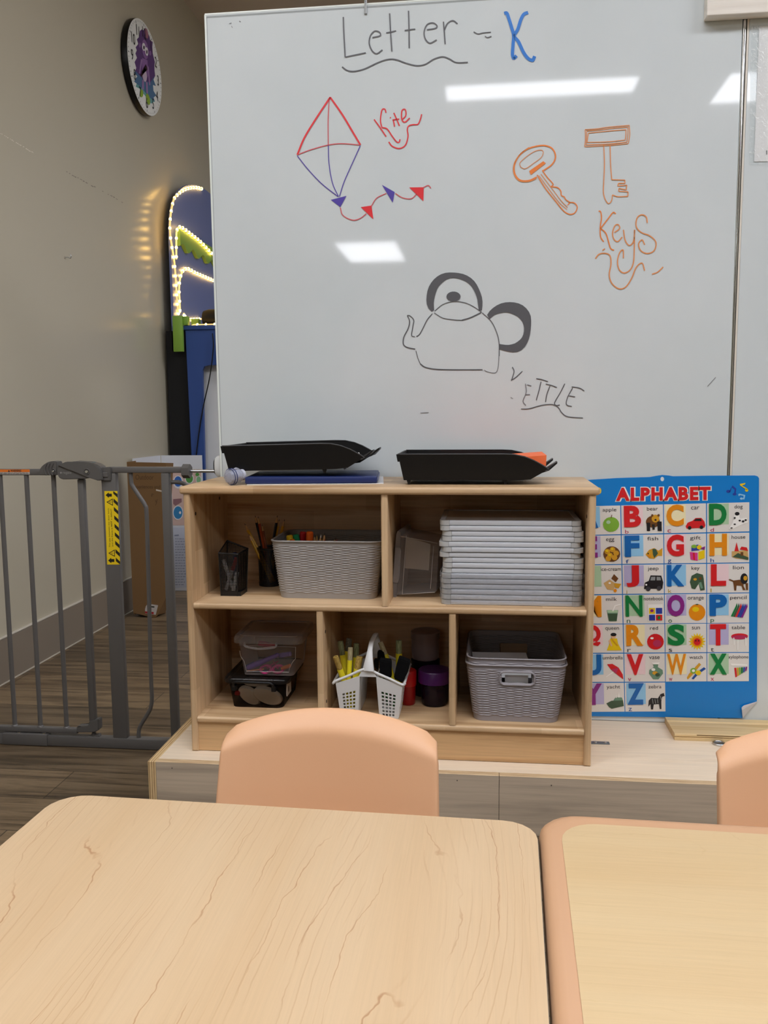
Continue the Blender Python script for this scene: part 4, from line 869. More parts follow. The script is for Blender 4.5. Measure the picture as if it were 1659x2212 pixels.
for a, b_ in (((250, 685), (1055, 840)), ((380, 672), (290, 1955)), ((972, 905), (905, 1830)), ((300, 1948), (1000, 1905))):
    bm = mb(); tube(bm, [KS(*a, .0965), KS(*b_, .0965)], .0006, 5); obj('ridge', bm, M_ridge, parent=q)
# ---------------------------------------------------------------- white caddy
M_cad = mat('caddy_white', '#d4d5d5', .4)
KC = lambda u, v, Y=.024: atY(700+u/5.925, 1360+v/5.925, Y)
ox = .4065; cy0, cy1 = .026, .176; zb = Z2+.0003
q = thing('brush_caddy', 'white plastic carry caddy of paint brushes with centre handle', 'caddy', (ox, .1, Z2))
def perf(bm, c00, c10, c11, c01, nu, nv, hole):
    """wall patch with square holes; corners bottom-left, bottom-right, top-right, top-left"""
    c00, c10, c11, c01 = map(Vector, (c00, c10, c11, c01)); g = {}
    def vert(i, j):
        if (i, j) not in g: u, v = i/nu, j/nv; g[i, j] = bm.verts.new(c00.lerp(c10, u).lerp(c01.lerp(c11, u), v))
        return g[i, j]
    for i in range(nu):
        for j in range(nv):
            if not hole(i, j): bm.faces.new((vert(i, j), vert(i+1, j), vert(i+1, j+1), vert(i, j+1)))
def comp(name, xo, xi, rimo, rimi):
    """xo outer x at rim, xi inner x at rim"""
    s = 1 if xi > xo else -1; w = abs(xi-xo); bxo, bxi = xo+s*.010, xi-s*.006
    A = lambda x, y, z: Vector((x, y, z))
    bm = mb(); yb0, yb1 = cy0+.006, cy1-.006
    hf = lambda i, j: i >= 4 and i <= 14 and (i-4) % 3 in (0, 1) and 2 <= j <= 22 and (j-2) % 3 in (0, 1)
    for yt, ybm in ((cy0, yb0), (cy1, yb1)): perf(bm, A(bxo, ybm, zb), A(bxi, ybm, zb), A(xi, yt, rimi), A(xo, yt, rimo), 18, 33, hf)
    hs = lambda i, j: 3 <= i <= 34 and i % 3 and 2 <= j <= 24 and (j-2) % 3 in (0, 1)
    perf(bm, A(bxo, yb0, zb), A(bxo, yb1, zb), A(xo, cy1, rimo), A(xo, cy0, rimo), 38, 30, hs)
    perf(bm, A(bxi, yb0, zb), A(bxi, yb1, zb), A(xi, cy1, rimi), A(xi, cy0, rimi), 4, 4, lambda i, j: False)
    bm.faces.new([bm.verts.new(p) for p in (A(bxo, yb0, zb+.001), A(bxi, yb0, zb+.001), A(bxi, yb1, zb+.001), A(bxo, yb1, zb+.001))])
    bmesh.ops.remove_doubles(bm, verts=bm.verts, dist=1e-5)
    obj(name, bm, M_cad, parent=q, mods=[('SOLIDIFY', dict(thickness=.0018, offset=0))])
rl, rr_ = KC(115, 690), KC(1010, 715); zi = KC(455, 598).z
comp('basket_half', KC(150, 690).x, KC(452, 605).x, rl.z, zi); comp('basket_half', KC(1000, 720).x, KC(668, 610).x, rr_.z, zi)
pk = KC(560, 522); zpk = pk.z
prof = [KC(118, 685), KC(160, 655), KC(300, 600), KC(420, 545), KC(480, 520), KC(555, 510), KC(620, 535), KC(690, 570), KC(850, 640), KC(960, 695), KC(1015, 712), KC(1035, 690)]
for y in (cy0, cy1):
    bm = mb(); P = [Vector((p.x, y, p.z)) for p in prof]; tube(bm, smooth_pts(P, 3), .0032, 8); obj('rim', bm, M_cad, parent=q, smooth=60)
    bm = mb(); P = [Vector((x, y-.001 if y < .1 else y+.001, z)) for x, z in ((KC(440, 560).x, zi-.001), (KC(675, 560).x, zi-.001), (KC(640, 545).x, zpk-.004), (KC(555, 515).x, zpk), (KC(480, 525).x, zpk-.002))]; prism(bm, P, (0, .0025 if y > .1 else .0025, 0)); obj('bridge_web', bm, M_cad, parent=q)
for x, z in ((rl.x, rl.z), (rr_.x+.003, rr_.z+.003)):
    bm = mb(); tube(bm, [(x, cy0, z), (x, cy1, z)], .003, 8); obj('side_rim', bm, M_cad, parent=q, smooth=60)
hx = KC(562, 420).x; ztop = atY(700+640/5.925, 1360+150/5.925, .07).z
bm = mb(); P = smooth_pts([(hx, cy0+.001, zpk-.002), (hx+.001, cy0+.006, zpk+.018), (hx+.002, cy0+.018, zpk+.040), (hx+.003, cy0+.036, ztop-.002), (hx+.003, .075, ztop), (hx+.003, .125, ztop), (hx+.003, cy1-.034, ztop-.002), (hx+.002, cy1-.016, zpk+.040), (hx+.001, cy1-.006, zpk+.018), (hx, cy1-.001, zpk-.002)], 5)
n = len(P); tube(bm, P, [.0145-.0085*min(1, min(i, n-1-i)/(n*.22)) for i in range(n)], 14, flat=.55); obj('carry_handle', bm, M_cad, parent=q, smooth=60)
# brushes
def bristle_mat(name, c1, c2):
    m, nt, b = newmat(name); x = sepxyz(nt); f = noise(nt, comb(nt, node_math(nt, 'MULTIPLY', x[0], 900), node_math(nt, 'MULTIPLY', x[1], 900), node_math(nt, 'MULTIPLY', x[2], 30)), 1, 2)
    nt.links.new(ramp(nt, f, [(.35, c2), (.6, c1)]), b.inputs['Base Color']); b.inputs['Roughness'].default_value = .8; return m
M_br1 = bristle_mat('bristle_tan', '#b89a4c', '#6e561e'); M_br2 = bristle_mat('bristle_sage', '#93996f', '#5b6142'); M_br3 = bristle_mat('bristle_pale', '#bcb08a', '#857a58'); M_br4 = bristle_mat('bristle_dark', '#6f6a58', '#44402f')
M_yel = mat('yellow_brush_handle', '#e2d42a', .35); GB = 'chubby yellow brushes in the white caddy'
def brush(lab, uv_joint, uv_tip, Y0, Y1, r, bm_, hollow_=True):
    j, t_ = KC(*uv_joint, Y0), KC(*uv_tip, Y1); d = (t_-j).normalized(); k = (j.z-(zb+.006))/max(.4, d.z); p0 = j-d*k
    lo, hi = (ox-.070, ox-.024) if j.x < ox else (ox+.026, ox+.066)
    p0 = Vector((min(max(p0.x, lo+.004), hi), min(max(p0.y, cy0+.018), cy1-.018), max(p0.z, zb+.006)))
    q = thing('paint_brush', lab, 'paint brush', p0, GB)
    bm = mb(); tube(bm, [p0, p0.lerp(j, .5), j], [r*.8, r*.95, r*1.05], 16); obj('handle', bm, M_yel, parent=q, smooth=50)
    bm = mb(); n = 16; u, v = frame_of(t_-j); rs = []
    for s, rr in ((0, r*.9), (.3, r*.98), (.7, r), (1, r*.93)): rs.append(ring(bm, j.lerp(t_, s), u, v, rr, n))
    for a, b_ in zip(rs, rs[1:]): bridge(bm, a, b_)
    cap(bm, rs[-1]) if not hollow_ else None
    if hollow_:
        inn = ring(bm, t_, u, v, r*.45, n); bridge(bm, rs[-1], inn); in2 = ring(bm, t_-(t_-j)*.35, u, v, r*.4, n); bridge(bm, inn, in2); cap(bm, in2)
    obj('bristles', bm, bm_, parent=q, smooth=50)
brush('yellow brush with tan bristles leaning out far left of the caddy', (203, 505), (148, 345), .040, .034, .0066, M_br1)
brush('yellow brush with sage bristles behind the far left one', (235, 322), (207, 150), .090, .092, .0068, M_br2)
brush('yellow brush with pale bristles at middle of left caddy half', (330, 390), (338, 230), .055, .057, .0056, M_br3, False)
brush('yellow brush with dark bristles at back of left caddy half', (300, 275), (322, 112), .135, .140, .0072, M_br4, False)
brush('yellow brush with open sage bristles beside the caddy handle', (408, 352), (414, 180), .105, .108, .0066, M_br2)
brush('yellow brush with olive bristles in front of the caddy handle', (428, 505), (456, 345), .050, .054, .0080, M_br1)
brush('yellow brush with beige bristles behind the caddy handle', (785, 320), (718, 160), .130, .135, .0062, M_br3, False)
brush('yellow brush with sage bristles standing in right caddy half', (958, 305), (957, 138), .120, .122, .0072, M_br2, False)
M_foam = mat('black_foam', '#0d0d0e', .95, spec=.1, bump=(500, .6)); M_grn = mat('green_handle', '#2f6a33', .4); GFm = 'black foam brushes in the white caddy'
def foam(lab, pts, Y, thick, stick_to):
    P = [KC(u, v, Y) for u, v in pts]; q = thing('foam_brush', lab, 'foam brush', P[0], GFm)
    bm = mb(); prism(bm, P, (0, thick, .003)); es = [e for e in bm.edges]; bmesh.ops.bevel(bm, geom=es, offset=.002, segments=2, affect='EDGES'); obj('foam_head', bm, M_foam, parent=q, smooth=50)
    c = sum(P, Vector())/len(P)+Vector((0, thick/2, 0)); e = KC(*stick_to, Y); e.y += thick/2; e.z = max(e.z, zb+.008)
    bm = mb(); cone(bm, c+(e-c)*.35, e, .0035, .0035, 10); obj('dowel_handle', bm, M_grn, parent=q, smooth=40)
foam('square black foam brush upright at left of right caddy half', [(706, 392), (858, 410), (860, 625), (712, 575)], .048, .016, (815, 1000))
foam('tilted black foam brush, front right of the caddy', [(955, 368), (1105, 430), (1068, 560), (1000, 688), (890, 630), (915, 500)], .040, .020, (880, 1000))
foam('black foam brush behind the caddy handle', [(680, 292), (752, 300), (785, 400), (680, 400)], .115, .016, (780, 900))
foam('low black foam brush between handle and square one', [(632, 400), (700, 400), (690, 530), (650, 500)], .085, .014, (760, 900))
# ---------------------------------------------------------------- jars
M_pur = mat('purple_lid', '#451259', .3); M_purb = seethru('purple_jar', '#6a5a70', '#2a1730', .35, .15); M_tub = seethru('cloudy_tub', '#d8cccc', '#b7a8aa', .35, .3); M_red = mat('red_plastic', '#c4161c', .3)
q = thing('craft_jar', 'squat dark jar with purple lid, right of the caddy', 'jar', (.549, .142, Z2))
bm = mb(); lathe(bm, (.549, .142, Z2+.0003), [(.028, 0), (.0305, .003), (.032, .030), (.033, .054)], 32, cap1=False); obj('jar_body', bm, M_purb, parent=q, smooth=40, recalc=False)
bm = mb(); lathe(bm, (.549, .142, Z2+.0003), [(.022, .003), (.027, .004), (.0285, .03), (.024, .037), (.01, .04)], 24); obj('glitter_filling', bm, mat('dark_glitter', '#1d1424', .4), parent=q, smooth=40)
bm = mb(); lathe(bm, (.549, .142, Z2+.053), [(.0345, 0), (.0385, .002), (.0385, .028), (.036, .031), (.030, .031)], 32); obj('lid', bm, M_pur, parent=q, smooth=40)
q = thing('craft_jar', 'cloudy clear tub stacked behind the purple lidded jar', 'jar', (.522, .228, Z2))
bm = mb(); lathe(bm, (.5225, .215, Z2+.088), [(.030, 0), (.033, .003), (.034, .030), (.034, .052)], 32, cap1=False); obj('tub_body', bm, M_tub, parent=q, smooth=40, recalc=False)
bm = mb(); lathe(bm, (.5225, .215, Z2+.140), [(.0355, 0), (.0355, .016), (.033, .018), (.028, .0185)], 32); obj('lid', bm, M_tub, parent=q, smooth=40)
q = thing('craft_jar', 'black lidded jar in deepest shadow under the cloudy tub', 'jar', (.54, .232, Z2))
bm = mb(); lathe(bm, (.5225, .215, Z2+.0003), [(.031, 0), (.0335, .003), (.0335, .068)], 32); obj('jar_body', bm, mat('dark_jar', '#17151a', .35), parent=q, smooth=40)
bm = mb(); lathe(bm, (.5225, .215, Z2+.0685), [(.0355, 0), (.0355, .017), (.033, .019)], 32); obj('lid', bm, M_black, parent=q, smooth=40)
q = thing('craft_jar', 'red cup with red lid just right of the caddy', 'jar', (.4835, .140, Z2))
bm = mb(); lathe(bm, (.4865, .137, Z2+.0003), [(.0165, 0), (.0175, .002), (.0185, .045)], 28); obj('cup_body', bm, mat('red_cup', '#9d1015', .3), parent=q, smooth=40)
bm = mb(); lathe(bm, (.4865, .137, Z2+.0455), [(.0195, 0), (.0205, .002), (.0205, .034), (.018, .037)], 28); obj('lid', bm, M_red, parent=q, smooth=40)
# ---------------------------------------------------------------- alphabet poster
PC = dict(red='#cf1f26', blu='#0b62ad', grn='#0c7a3c', ora='#e08a14', pur='#84257e', tb='#8dc3e6', tp='#e8cdd2', ty='#ece3b8', tg='#a9c9a6', tv='#b3aed3', white='#dcd9d4', sky='#0b7bca', k='#3a3a40', r='#b3305a', n='#1f4f9a', y='#b89a3c', g='#2f6a4a', brn='#6b4423', dk='#1d1d22', yel='#e6c417', gr='#8a8f90', lg='#7db03c', go='#d09a2a', tan='#c9a468', mint='#6a8f78', dgr='#3d5640', pk='#d63a8a', bl2='#2b3f9e', sk='#e0b48a', pw='#efeeea')
PM = {}
def pm(k):
    if k not in PM: PM[k] = mat('print_'+k, PC[k], .32, spec=.5)
    return PM[k]
YP = B-.0035
def PW(u, v, d=0): return atY(1250+u/3.626, 1010+v/3.626, YP-d)
po = thing('alphabet_poster', 'bright blue embossed alphabet poster right of the shelf', 'poster', PW(650, 1960))
out = [(-70, 110), (70, 97), (300, 82), (560, 74), (600, 66), (655, 58), (705, 62), (740, 68), (1000, 64), (1380, 62), (1402, 68), (1413, 84), (1405, 800), (1398, 1400), (1396, 1832), (1284, 1962), (1000, 1960), (700, 1955), (450, 1952), (-70, 1945)]
bm = mb(); prism(bm, [PW(u, v) for u, v in out], (0, .0012, 0)); obj('sheet', bm, pm('sky'), parent=po)
bm = mb(); prism(bm, [PW(1396, 1832, .0005), PW(1292, 1864, .006), PW(1276, 1880, .007), (PW(1278, 1900, .007)), PW(1284, 1962, .0005)], (0, -.0003, 0)); obj('folded_corner', bm, mat('paper_back', '#c9cbd2', .5), parent=po)
bm = mb(); poly(bm, ell(655, 90, 14, 17), lambda u, v: PW(u, v, .0004)); obj('hang_hole', bm, mat('hole_white', '#d5dadd', .5), parent=po)
bm = mb(); E2 = Vector((0, -.0009, 0)); tl = lambda u, v: v-(u-287)*0.006
lt = 'ALPHABET'; 
def title_fn(d): return lambda u, v: PW(u, -v-(u-287)*.012+0, d)
put_text(bm, 'ALPHABET', .11, title_fn(.0004), 284, 1042, -268, -152, 0); put_text(bm, 'ALPHABET', .05, title_fn(.0014), 292, 1034, -262, -158, 1)
obj('title', bm, [pm('pw'), pm('red')], parent=po)
def notes(bm):
    for (cx, cy, s, c) in ((1195, 175, 1, 2), (1290, 145, 1, 0), (1280, 215, .7, 1)):
        pass
bm = mb(); f5 = lambda u, v: PW(u, v, .0006)
for mi_, ps_ in ((0, [[(1205, 140), (1235, 165), (1230, 205), (1218, 205), (1222, 172), (1200, 152), (1190, 190), (1178, 188)]]), (1, [[(1262, 128), (1308, 120), (1300, 134), (1278, 140), (1322, 165), (1318, 176), (1265, 140)], ell(1316, 178, 13, 11)]), (2, [[(1250, 210), (1258, 204), (1305, 215), (1298, 250), (1286, 248), (1292, 222), (1262, 216), (1256, 226)]])):
    for p_ in ps_: poly(bm, p_, f5, mi_)
poly(bm, ell(1172, 186, 16, 11), f5, 0); poly(bm, ell(1222, 208, 15, 10), f5, 0); poly(bm, ell(1275, 243, 12, 9), f5, 2); poly(bm, ell(158, 182, 20, 26), f5, 1); poly(bm, ell(150, 180, 10, 14), lambda u, v: PW(u, v, .0009), 0)
obj('music_notes', bm, [pm('bl2'), pm('yel'), pm('tb')], parent=po, recalc=False)
rowsL = [(297, 522), (530, 755), (763, 990), (998, 1222), (1228, 1450), (1458, 1678), (1686, 1912)]
rowsR = [(272, 500), (510, 742), (750, 978), (985, 1215), (1220, 1445), (1452, 1673), (1680, 1906)]
colT = [(-5, 325), (333, 660), (667, 997), (1005, 1337)]; colB = [(33, 360), (366, 680), (685, 1003), (1008, 1332)]
def cellpt(r, c, u, v):
    def X(y): t = (y-300)/1600; a = colT[c][0]+(colB[c][0]-colT[c][0])*t; b_ = colT[c][1]+(colB[c][1]-colT[c][1])*t; return a+(b_-a)*u
    x = X(300+(r+v)*228); s = (x-335)/1000
    y0 = rowsL[r][0]+(rowsR[r][0]-rowsL[r][0])*s; y1 = rowsL[r][1]+(rowsR[r][1]-rowsL[r][1])*s
    return x, y0+(y1-y0)*v
PIC = {
 'apple': [('lg', ell(.5, .55, .46, .42)), ('tg', ell(.35, .42, .12, .1)), ('brn', [(.48, .2), (.52, .2), (.58, .02), (.54, .0)])],
 'bear': [('brn', ell(.45, .45, .4, .33)), ('go', ell(.6, .28, .22, .22)), ('dk', [(.08, .5), (.3, .5), (.28, .97), (.1, .97)]), ('dk', [(.7, .45), (.95, .45), (.95, .98), (.72, .98)]), ('dk', [(.4, .6), (.55, .6), (.55, .9), (.42, .9)]), ('brn', ell(.42, .1, .07, .07)), ('brn', ell(.78, .1, .07, .07)), ('dk', ell(.6, .35, .06, .05))],
 'car': [('red', [(0, .75), (.1, .55), (.35, .45), (.5, .3), (.8, .3), (.95, .5), (1, .72), (.95, .85), (.05, .88)]), ('dk', [(.4, .46), (.52, .34), (.76, .34), (.82, .48)]), ('dk', ell(.2, .84, .09, .1)), ('dk', ell(.8, .82, .09, .1))],
 'dog': [('pw', [(0, .95), (.2, .6), (.3, .1), (.5, .1), (.55, .4), (.9, .35), (.98, .6), (.6, .75), (.3, .9), (.1, 1)]), ('dk', ell(.42, .12, .12, .1)), ('dk', ell(.55, .5, .06, .05)), ('dk', ell(.72, .55, .07, .06)), ('dk', ell(.3, .7, .06, .04)), ('dk', ell(.85, .48, .06, .05)), ('dk', ell(.14, .9, .06, .03)), ('dk', ell(.3, .35, .05, .05))],
 'egg': [('brn', ell(.5, .55, .48, .44))]+[('go', ell(x, y, .16, .15)) for x, y in ((.25, .4), (.55, .3), (.75, .5), (.4, .62), (.65, .75), (.3, .8))]+[('yel', ell(x, y, .08, .07)) for x, y in ((.23, .37), (.53, .27), (.38, .6))],
 'fish': [('go', [(0, .6), (.2, .35), (.5, .25), (.75, .4), (.98, .25), (.95, .7), (.72, .68), (.5, .85), (.2, .82)]), ('dgr', [(.4, .3), (.6, .3), (.72, .55), (.5, .82), (.42, .6)]), ('dk', ell(.15, .55, .04, .04)), ('ora', [(.05, .65), (.3, .6), (.3, .8)])],
 'gift': [('pk', [(.1, .5), (.55, .55), (.55, 1), (.15, .92)]), ('yel', [(.6, .5), (.95, .4), (.95, .85), (.6, .95)]), ('bl2', [(.2, .15), (.6, .1), (.65, .4), (.2, .45)]), ('lg', ell(.35, .2, .16, .1)), ('yel', ell(.65, .25, .14, .12)), ('pur', [(.7, .3), (.98, .2), (.95, .4)]), ('red', [(.28, .55), (.38, .55), (.4, .97), (.32, .95)])],
 'house': [('tan', [(.05, .5), (.95, .45), (1, .95), (.3, .9), (.05, .8)]), ('red', [(.2, .5), (.32, .0), (.45, .5)]), ('red', [(.5, .4), (.6, .25), (.9, .3), (.98, .5)]), ('dgr', [(.1, .8), (.4, .6), (1, .85), (.98, .98)]), ('brn', [(.55, .55), (.7, .55), (.7, .75), (.55, .75)])],
 'ice-cream': [('tan', [(.0, .5), (.35, .3), (.7, .55), (.55, .9), (.2, .85)]), ('brn', [(.45, .25), (.6, .0), (.85, .25), (.7, .45)]), ('go', [(.6, .5), (1, .55), (.85, .8), (.65, .75)]), ('ora', ell(.65, .92, .09, .1)), ('pw', ell(.35, .5, .07, .05))],
 'jeep': [('dk', [(0, .85), (.05, .5), (.25, .4), (.35, .1), (.9, .12), (1, .5), (.95, .85)]), ('gr', [(.38, .18), (.6, .18), (.58, .38), (.33, .38)]), ('gr', [(.66, .18), (.86, .2), (.88, .38), (.66, .38)]), ('k', ell(.22, .85, .12, .13)), ('k', ell(.78, .82, .12, .13)), ('pw', ell(.12, .62, .05, .05))],
 'key': [('dgr', [(.1, .5), (.2, .15), (.5, .0), (.85, .1), (.9, .35), (.95, .95), (.7, .98), (.6, .6), (.4, .9), (.2, .85)]), ('go', ell(.4, .35, .1, .07)), ('brn', ell(.7, .3, .08, .08)), ('mint', [(.6, .55), (.75, .5), (.85, .85), (.72, .88)])],
 'lion': [('brn', [(.2, .45), (.55, .4), (.75, .5), (.75, .75), (.85, .98), (.72, .98), (.65, .75), (.4, .72), (.38, 1), (.28, 1), (.25, .7)]), ('dk', ell(.78, .35, .19, .3)), ('go', ell(.84, .32, .1, .13)), ('brn', [(.2, .5), (.0, .4), (.05, .35), (.25, .45)]), ('brn', [(.85, .6), (.98, .6), (.98, .98), (.88, .98)])],
 'milk': [('mint', [(.15, .35), (.8, .35), (.7, .98), (.25, .98)]), ('tg', [(.17, .36), (.78, .36), (.76, .5), (.2, .5)]), ('pw', [(.45, .4), (.6, .08), (.95, .0), (.95, .06), (.66, .13), (.52, .42)]), ('dgr', [(.2, .55), (.75, .55), (.7, .95), (.26, .95)])],
 'notebook': [('pw', [(.1, .05), (.95, .05), (.95, .98), (.1, .98)]), ('yel', [(.15, .25), (.5, .25), (.5, .58), (.15, .58)]), ('bl2', [(.55, .25), (.92, .25), (.92, .58), (.55, .58)]), ('bl2', [(.15, .63), (.5, .63), (.5, .95), (.15, .95)]), ('red', [(.55, .63), (.92, .63), (.92, .95), (.55, .95)]), ('pur', ell(.32, .4, .1, .08)), ('grn', ell(.73, .8, .09, .1))],
 'orange': [('ora', ell(.5, .52, .48, .46)), ('yel', ell(.42, .35, .2, .14)), ('dgr', ell(.5, .08, .08, .03))],
 'pencil': [(k, [(x, .75+x*.1), (x+.1, .78+x*.1), (x+.38, .2+x*.05), (x+.34, .02+x*.05), (x+.28, .2)]) for x, k in ((.0, 'grn'), (.12, 'dgr'), (.24, 'red'), (.36, 'bl2'), (.48, 'bl2'), (.58, 'pur'))],
 'queen': [('yel', [(.3, .3), (.7, .3), (.75, .6), (.95, .98), (.1, .98), (.25, .6)]), ('sk', ell(.5, .17, .14, .14)), ('dk', ell(.5, .08, .17, .1)), ('sk', [(.2, .42), (.3, .38), (.42, .72), (.34, .75)]), ('go', [(.35, .3), (.42, .3), (.75, .7), (.7, .74)])],
 'red': [('red', ell(.5, .5, .49, .45)), ('r', ell(.6, .6, .25, .2)), ('pw', ell(.3, .3, .1, .06))],
 'sun': [('yel', sum([[(.5+.5*math.cos(a), .5+.5*math.sin(a)), (.5+.33*math.cos(a+.2), .5+.33*math.sin(a+.2))] for a in [k*math.pi/8 for k in range(16)]], [])), ('ora', ell(.5, .5, .3, .3)), ('red', ell(.5, .52, .2, .2)), ('dk', ell(.42, .46, .04, .04)), ('dk', ell(.58, .46, .04, .04))],
 'table': [('red', ell(.5, .22, .48, .16)), ('r', ell(.5, .28, .46, .12)), ('pw', [(.15, .3), (.2, .3), (.22, .7), (.17, .7)]), ('pw', [(.38, .4), (.44, .4), (.42, 1), (.37, 1)]), ('pw', [(.82, .3), (.88, .3), (.88, .75), (.83, .75)])],
 'umbrella': [('red', [(.1, .1), (.4, .08), (.75, .3), (.98, .7), (1, .98), (.6, .65), (.3, .4)]), ('pw', [(.0, .8), (.62, .4), (.65, .45), (.03, .86)]), ('r', [(.3, .4), (.6, .65), (.75, .3)])],
 'vase': [('mint', [(.35, .1), (.65, .1), (.62, .28), (.9, .45), (.92, .65), (.65, .98), (.35, .98), (.1, .65), (.12, .45), (.38, .28)]), ('pw', [(.25, .02), (.75, .02), (.65, .12), (.35, .12)]), ('go', ell(.45, .62, .16, .1)), ('dgr', ell(.6, .72, .14, .1)), ('pw', ell(.35, .42, .12, .08))],
 'watch': [('go', [(.0, .9), (.1, .7), (.65, .05), (.75, .15), (.2, .85), (.05, 1)]), ('n', [(.25, .95), (.5, .6), (.9, .3), (1, .4), (.6, .7), (.35, 1)]), ('lg', ell(.35, .5, .16, .16)), ('yel', ell(.6, .62, .15, .14)), ('pw', ell(.35, .5, .08, .08))],
 'xylophone': [('pw', [(.0, .1), (.95, .15), (.95, .25), (.05, .22)])]+[(k, [(.2+i*.13, .35+i*-.01), (.3+i*.13, .34-i*.01), (.36+i*.11, .85-i*.07), (.27+i*.11, .9-i*.07)]) for i, k in enumerate(('red', 'go', 'lg', 'grn', 'n', 'pur'))],
 'yacht': [('dgr', [(.0, .65), (.3, .5), (.95, .45), (1, .8), (.3, .95), (.15, .85)]), ('mint', [(.4, .5), (.55, .3), (.9, .32), (.95, .48)]), ('pw', [(.68, .32), (.73, .0), (.78, .32)]), ('pw', [(.55, .35), (.58, .15), (.61, .34)])],
 'zebra': [('dk', [(.05, .5), (.2, .35), (.6, .38), (.75, .15), (.95, .08), (1, .25), (.85, .3), (.8, .55), (.8, .98), (.7, .98), (.66, .7), (.35, .72), (.3, 1), (.18, 1), (.15, .7), (.02, .85)]), ('gr', [(.25, .4), (.29, .4), (.33, .68), (.29, .68)]), ('gr', [(.4, .42), (.44, .42), (.48, .68), (.44, .68)]), ('gr', [(.55, .42), (.59, .42), (.62, .65), (.58, .65)]), ('gr', [(.72, .25), (.76, .22), (.82, .45), (.78, .48)])]}
for i, (L, lc, tc, word, low, lowc) in enumerate(CELLS):
    r, c = divmod(i, 4); fn = lambda d: (lambda u, v: PW(*cellpt(r, c, u, 1-v), d))
    bm = mb(); prism(bm, [PW(*cellpt(r, c, u, v), .0006) for u, v in ((0, 0), (1, 0), (1, 1), (0, 1))], (0, .0005, 0))
    poly(bm, [(.035, .98), (.515, .98), (.515, .26), (.035, .26)], fn(.0009), 1)
    f3 = fn(.0011); w = min(.48, .105*len(word)*.62); u0 = .745-w/2 if word not in ('notebook', 'umbrella', 'xylophone', 'ice-cream') else .985-w
    asc = any(ch in word for ch in 'bdfhkltij'); desc = any(ch in word for ch in 'gpqy')
    put_text(bm, word, 0, f3, u0, u0+w, .765 if desc else .80, .925 if asc else .90, 2)
    if L != 'I': put_text(bm, low, 0, f3, .08, .165 if low not in 'lij' else .105, .02 if low not in 'jgpqy' else -.01, .15 if low in 'bdfhklt' else .13, 3)
    cd_ = obj('letter_card', bm, [pm('white'), pm(tc), pm('k'), pm(lowc)], parent=po, recalc=False)
    bm = mb(); uw = {'I': (.2, .3), 'J': (.09, .40), 'W': (.04, .5), 'M': (.04, .5), 'L': (.09, .45), 'E': (.09, .44), 'F': (.07, .42), 'T': (.07, .45), 'D': (.05, .46)}.get(L, (.06, .47))
    put_text(bm, L, .02 if L in 'MNW' else .045, fn(.0013), uw[0], uw[1], .24, .985, 0, E2); cl_ = obj('capital_letter', bm, [pm(lc)], parent=cd_)
    bm = mb(); ks = []; 
    ps_ = .47 if word in ('car', 'jeep', 'dog', 'lion', 'watch') else .42
    for n_, (k, pts) in enumerate(PIC.get(word, [])):
        if k not in ks: ks.append(k)
        d = .0013+.00018*n_
        poly(bm, [(.985-ps_+x*ps_, .69-y*.62) for x, y in pts], fn(d), ks.index(k))
    obj('picture', bm, [pm(k) for k in ks], parent=cd_, recalc=False)
# ---------------------------------------------------------------- wall clock
CT = .034; XC = BX+CT
KK = lambda u, v, d=0: atX(230+u/5.53, v/5.53, XC+d)
cen = Vector((XC, 2.232, 2.366)); RC = .2025
ck = thing('wall_clock', 'round white wall clock with shaggy purple monster face', 'clock', (BX, cen.y, cen.z))
def yzring(bm, x, r, n=64): return [bm.verts.new((x, cen.y+r*math.cos(2*math.pi*i/n), cen.z+r*math.sin(2*math.pi*i/n))) for i in range(n)]
bm = mb(); rs = [yzring(bm, x, r) for x, r in ((BX+.0005, RC-.008), (BX+.008, RC+.0005), (XC-.003, RC+.001), (XC-.001, RC-.0005))]
for a, b_ in zip(rs, rs[1:]): bridge(bm, a, b_)
cap(bm, rs[0]); cap(bm, rs[-1]); obj('case', bm, M_black, parent=ck, smooth=40)
M_face = mat('clock_face', '#eceeec', .45)
bm = mb(); cap(bm, yzring(bm, XC-.0005, RC)); cap(bm, yzring(bm, XC+.0004, RC)); face = obj('dial', bm, M_face, parent=ck)
CP = lambda y, z, d=.0007: Vector((XC+d, cen.y+y*RC, cen.z+z*RC))
bm = mb()
for i in range(60):
    a = 2*math.pi*i/60; r0 = .93 if i % 5 else .91; w = .006 if i % 5 else .012; u = Vector((math.sin(a), math.cos(a))); n = Vector((u.y, -u.x))
    poly(bm, [(u*r0+n*w)[:], (u*.965+n*w)[:], (u*.965-n*w)[:], (u*r0-n*w)[:]], lambda y, z: CP(y, z))
M_ck = mat('clock_print', '#26262c', .5); obj('minute_marks', bm, M_ck, parent=ck, recalc=False)
mon = [(470,330),(490,385),(515,440),(520,480),(552,500),(548,560),(553,640),(578,740),(572,800),(575,850),(582,905),(562,950),(590,1028),(556,1015),(562,1085),(595,1140),(563,1165),(578,1212),(532,1238),(482,1165),(432,1110),(398,1060),(348,1035),(362,1000),(330,975),(368,912),(332,872),(356,812),(336,742),(364,690),(346,640),(362,600),(348,565),(380,525),(362,470),(392,440),(398,372),(420,350),(440,362)]
teal = [(582,905),(562,950),(590,1028),(556,1015),(562,1085),(595,1140),(563,1165),(578,1212),(532,1238),(482,1165),(432,1110),(398,1060),(348,1035),(362,1000),(330,975),(368,912),(332,872),(345,845),(400,905),(450,960),(520,990),(560,930)]
tips = [(578,1212),(532,1238),(482,1165),(432,1110),(398,1060),(348,1035),(362,1000),(400,1030),(450,1090),(500,1150),(545,1190)]
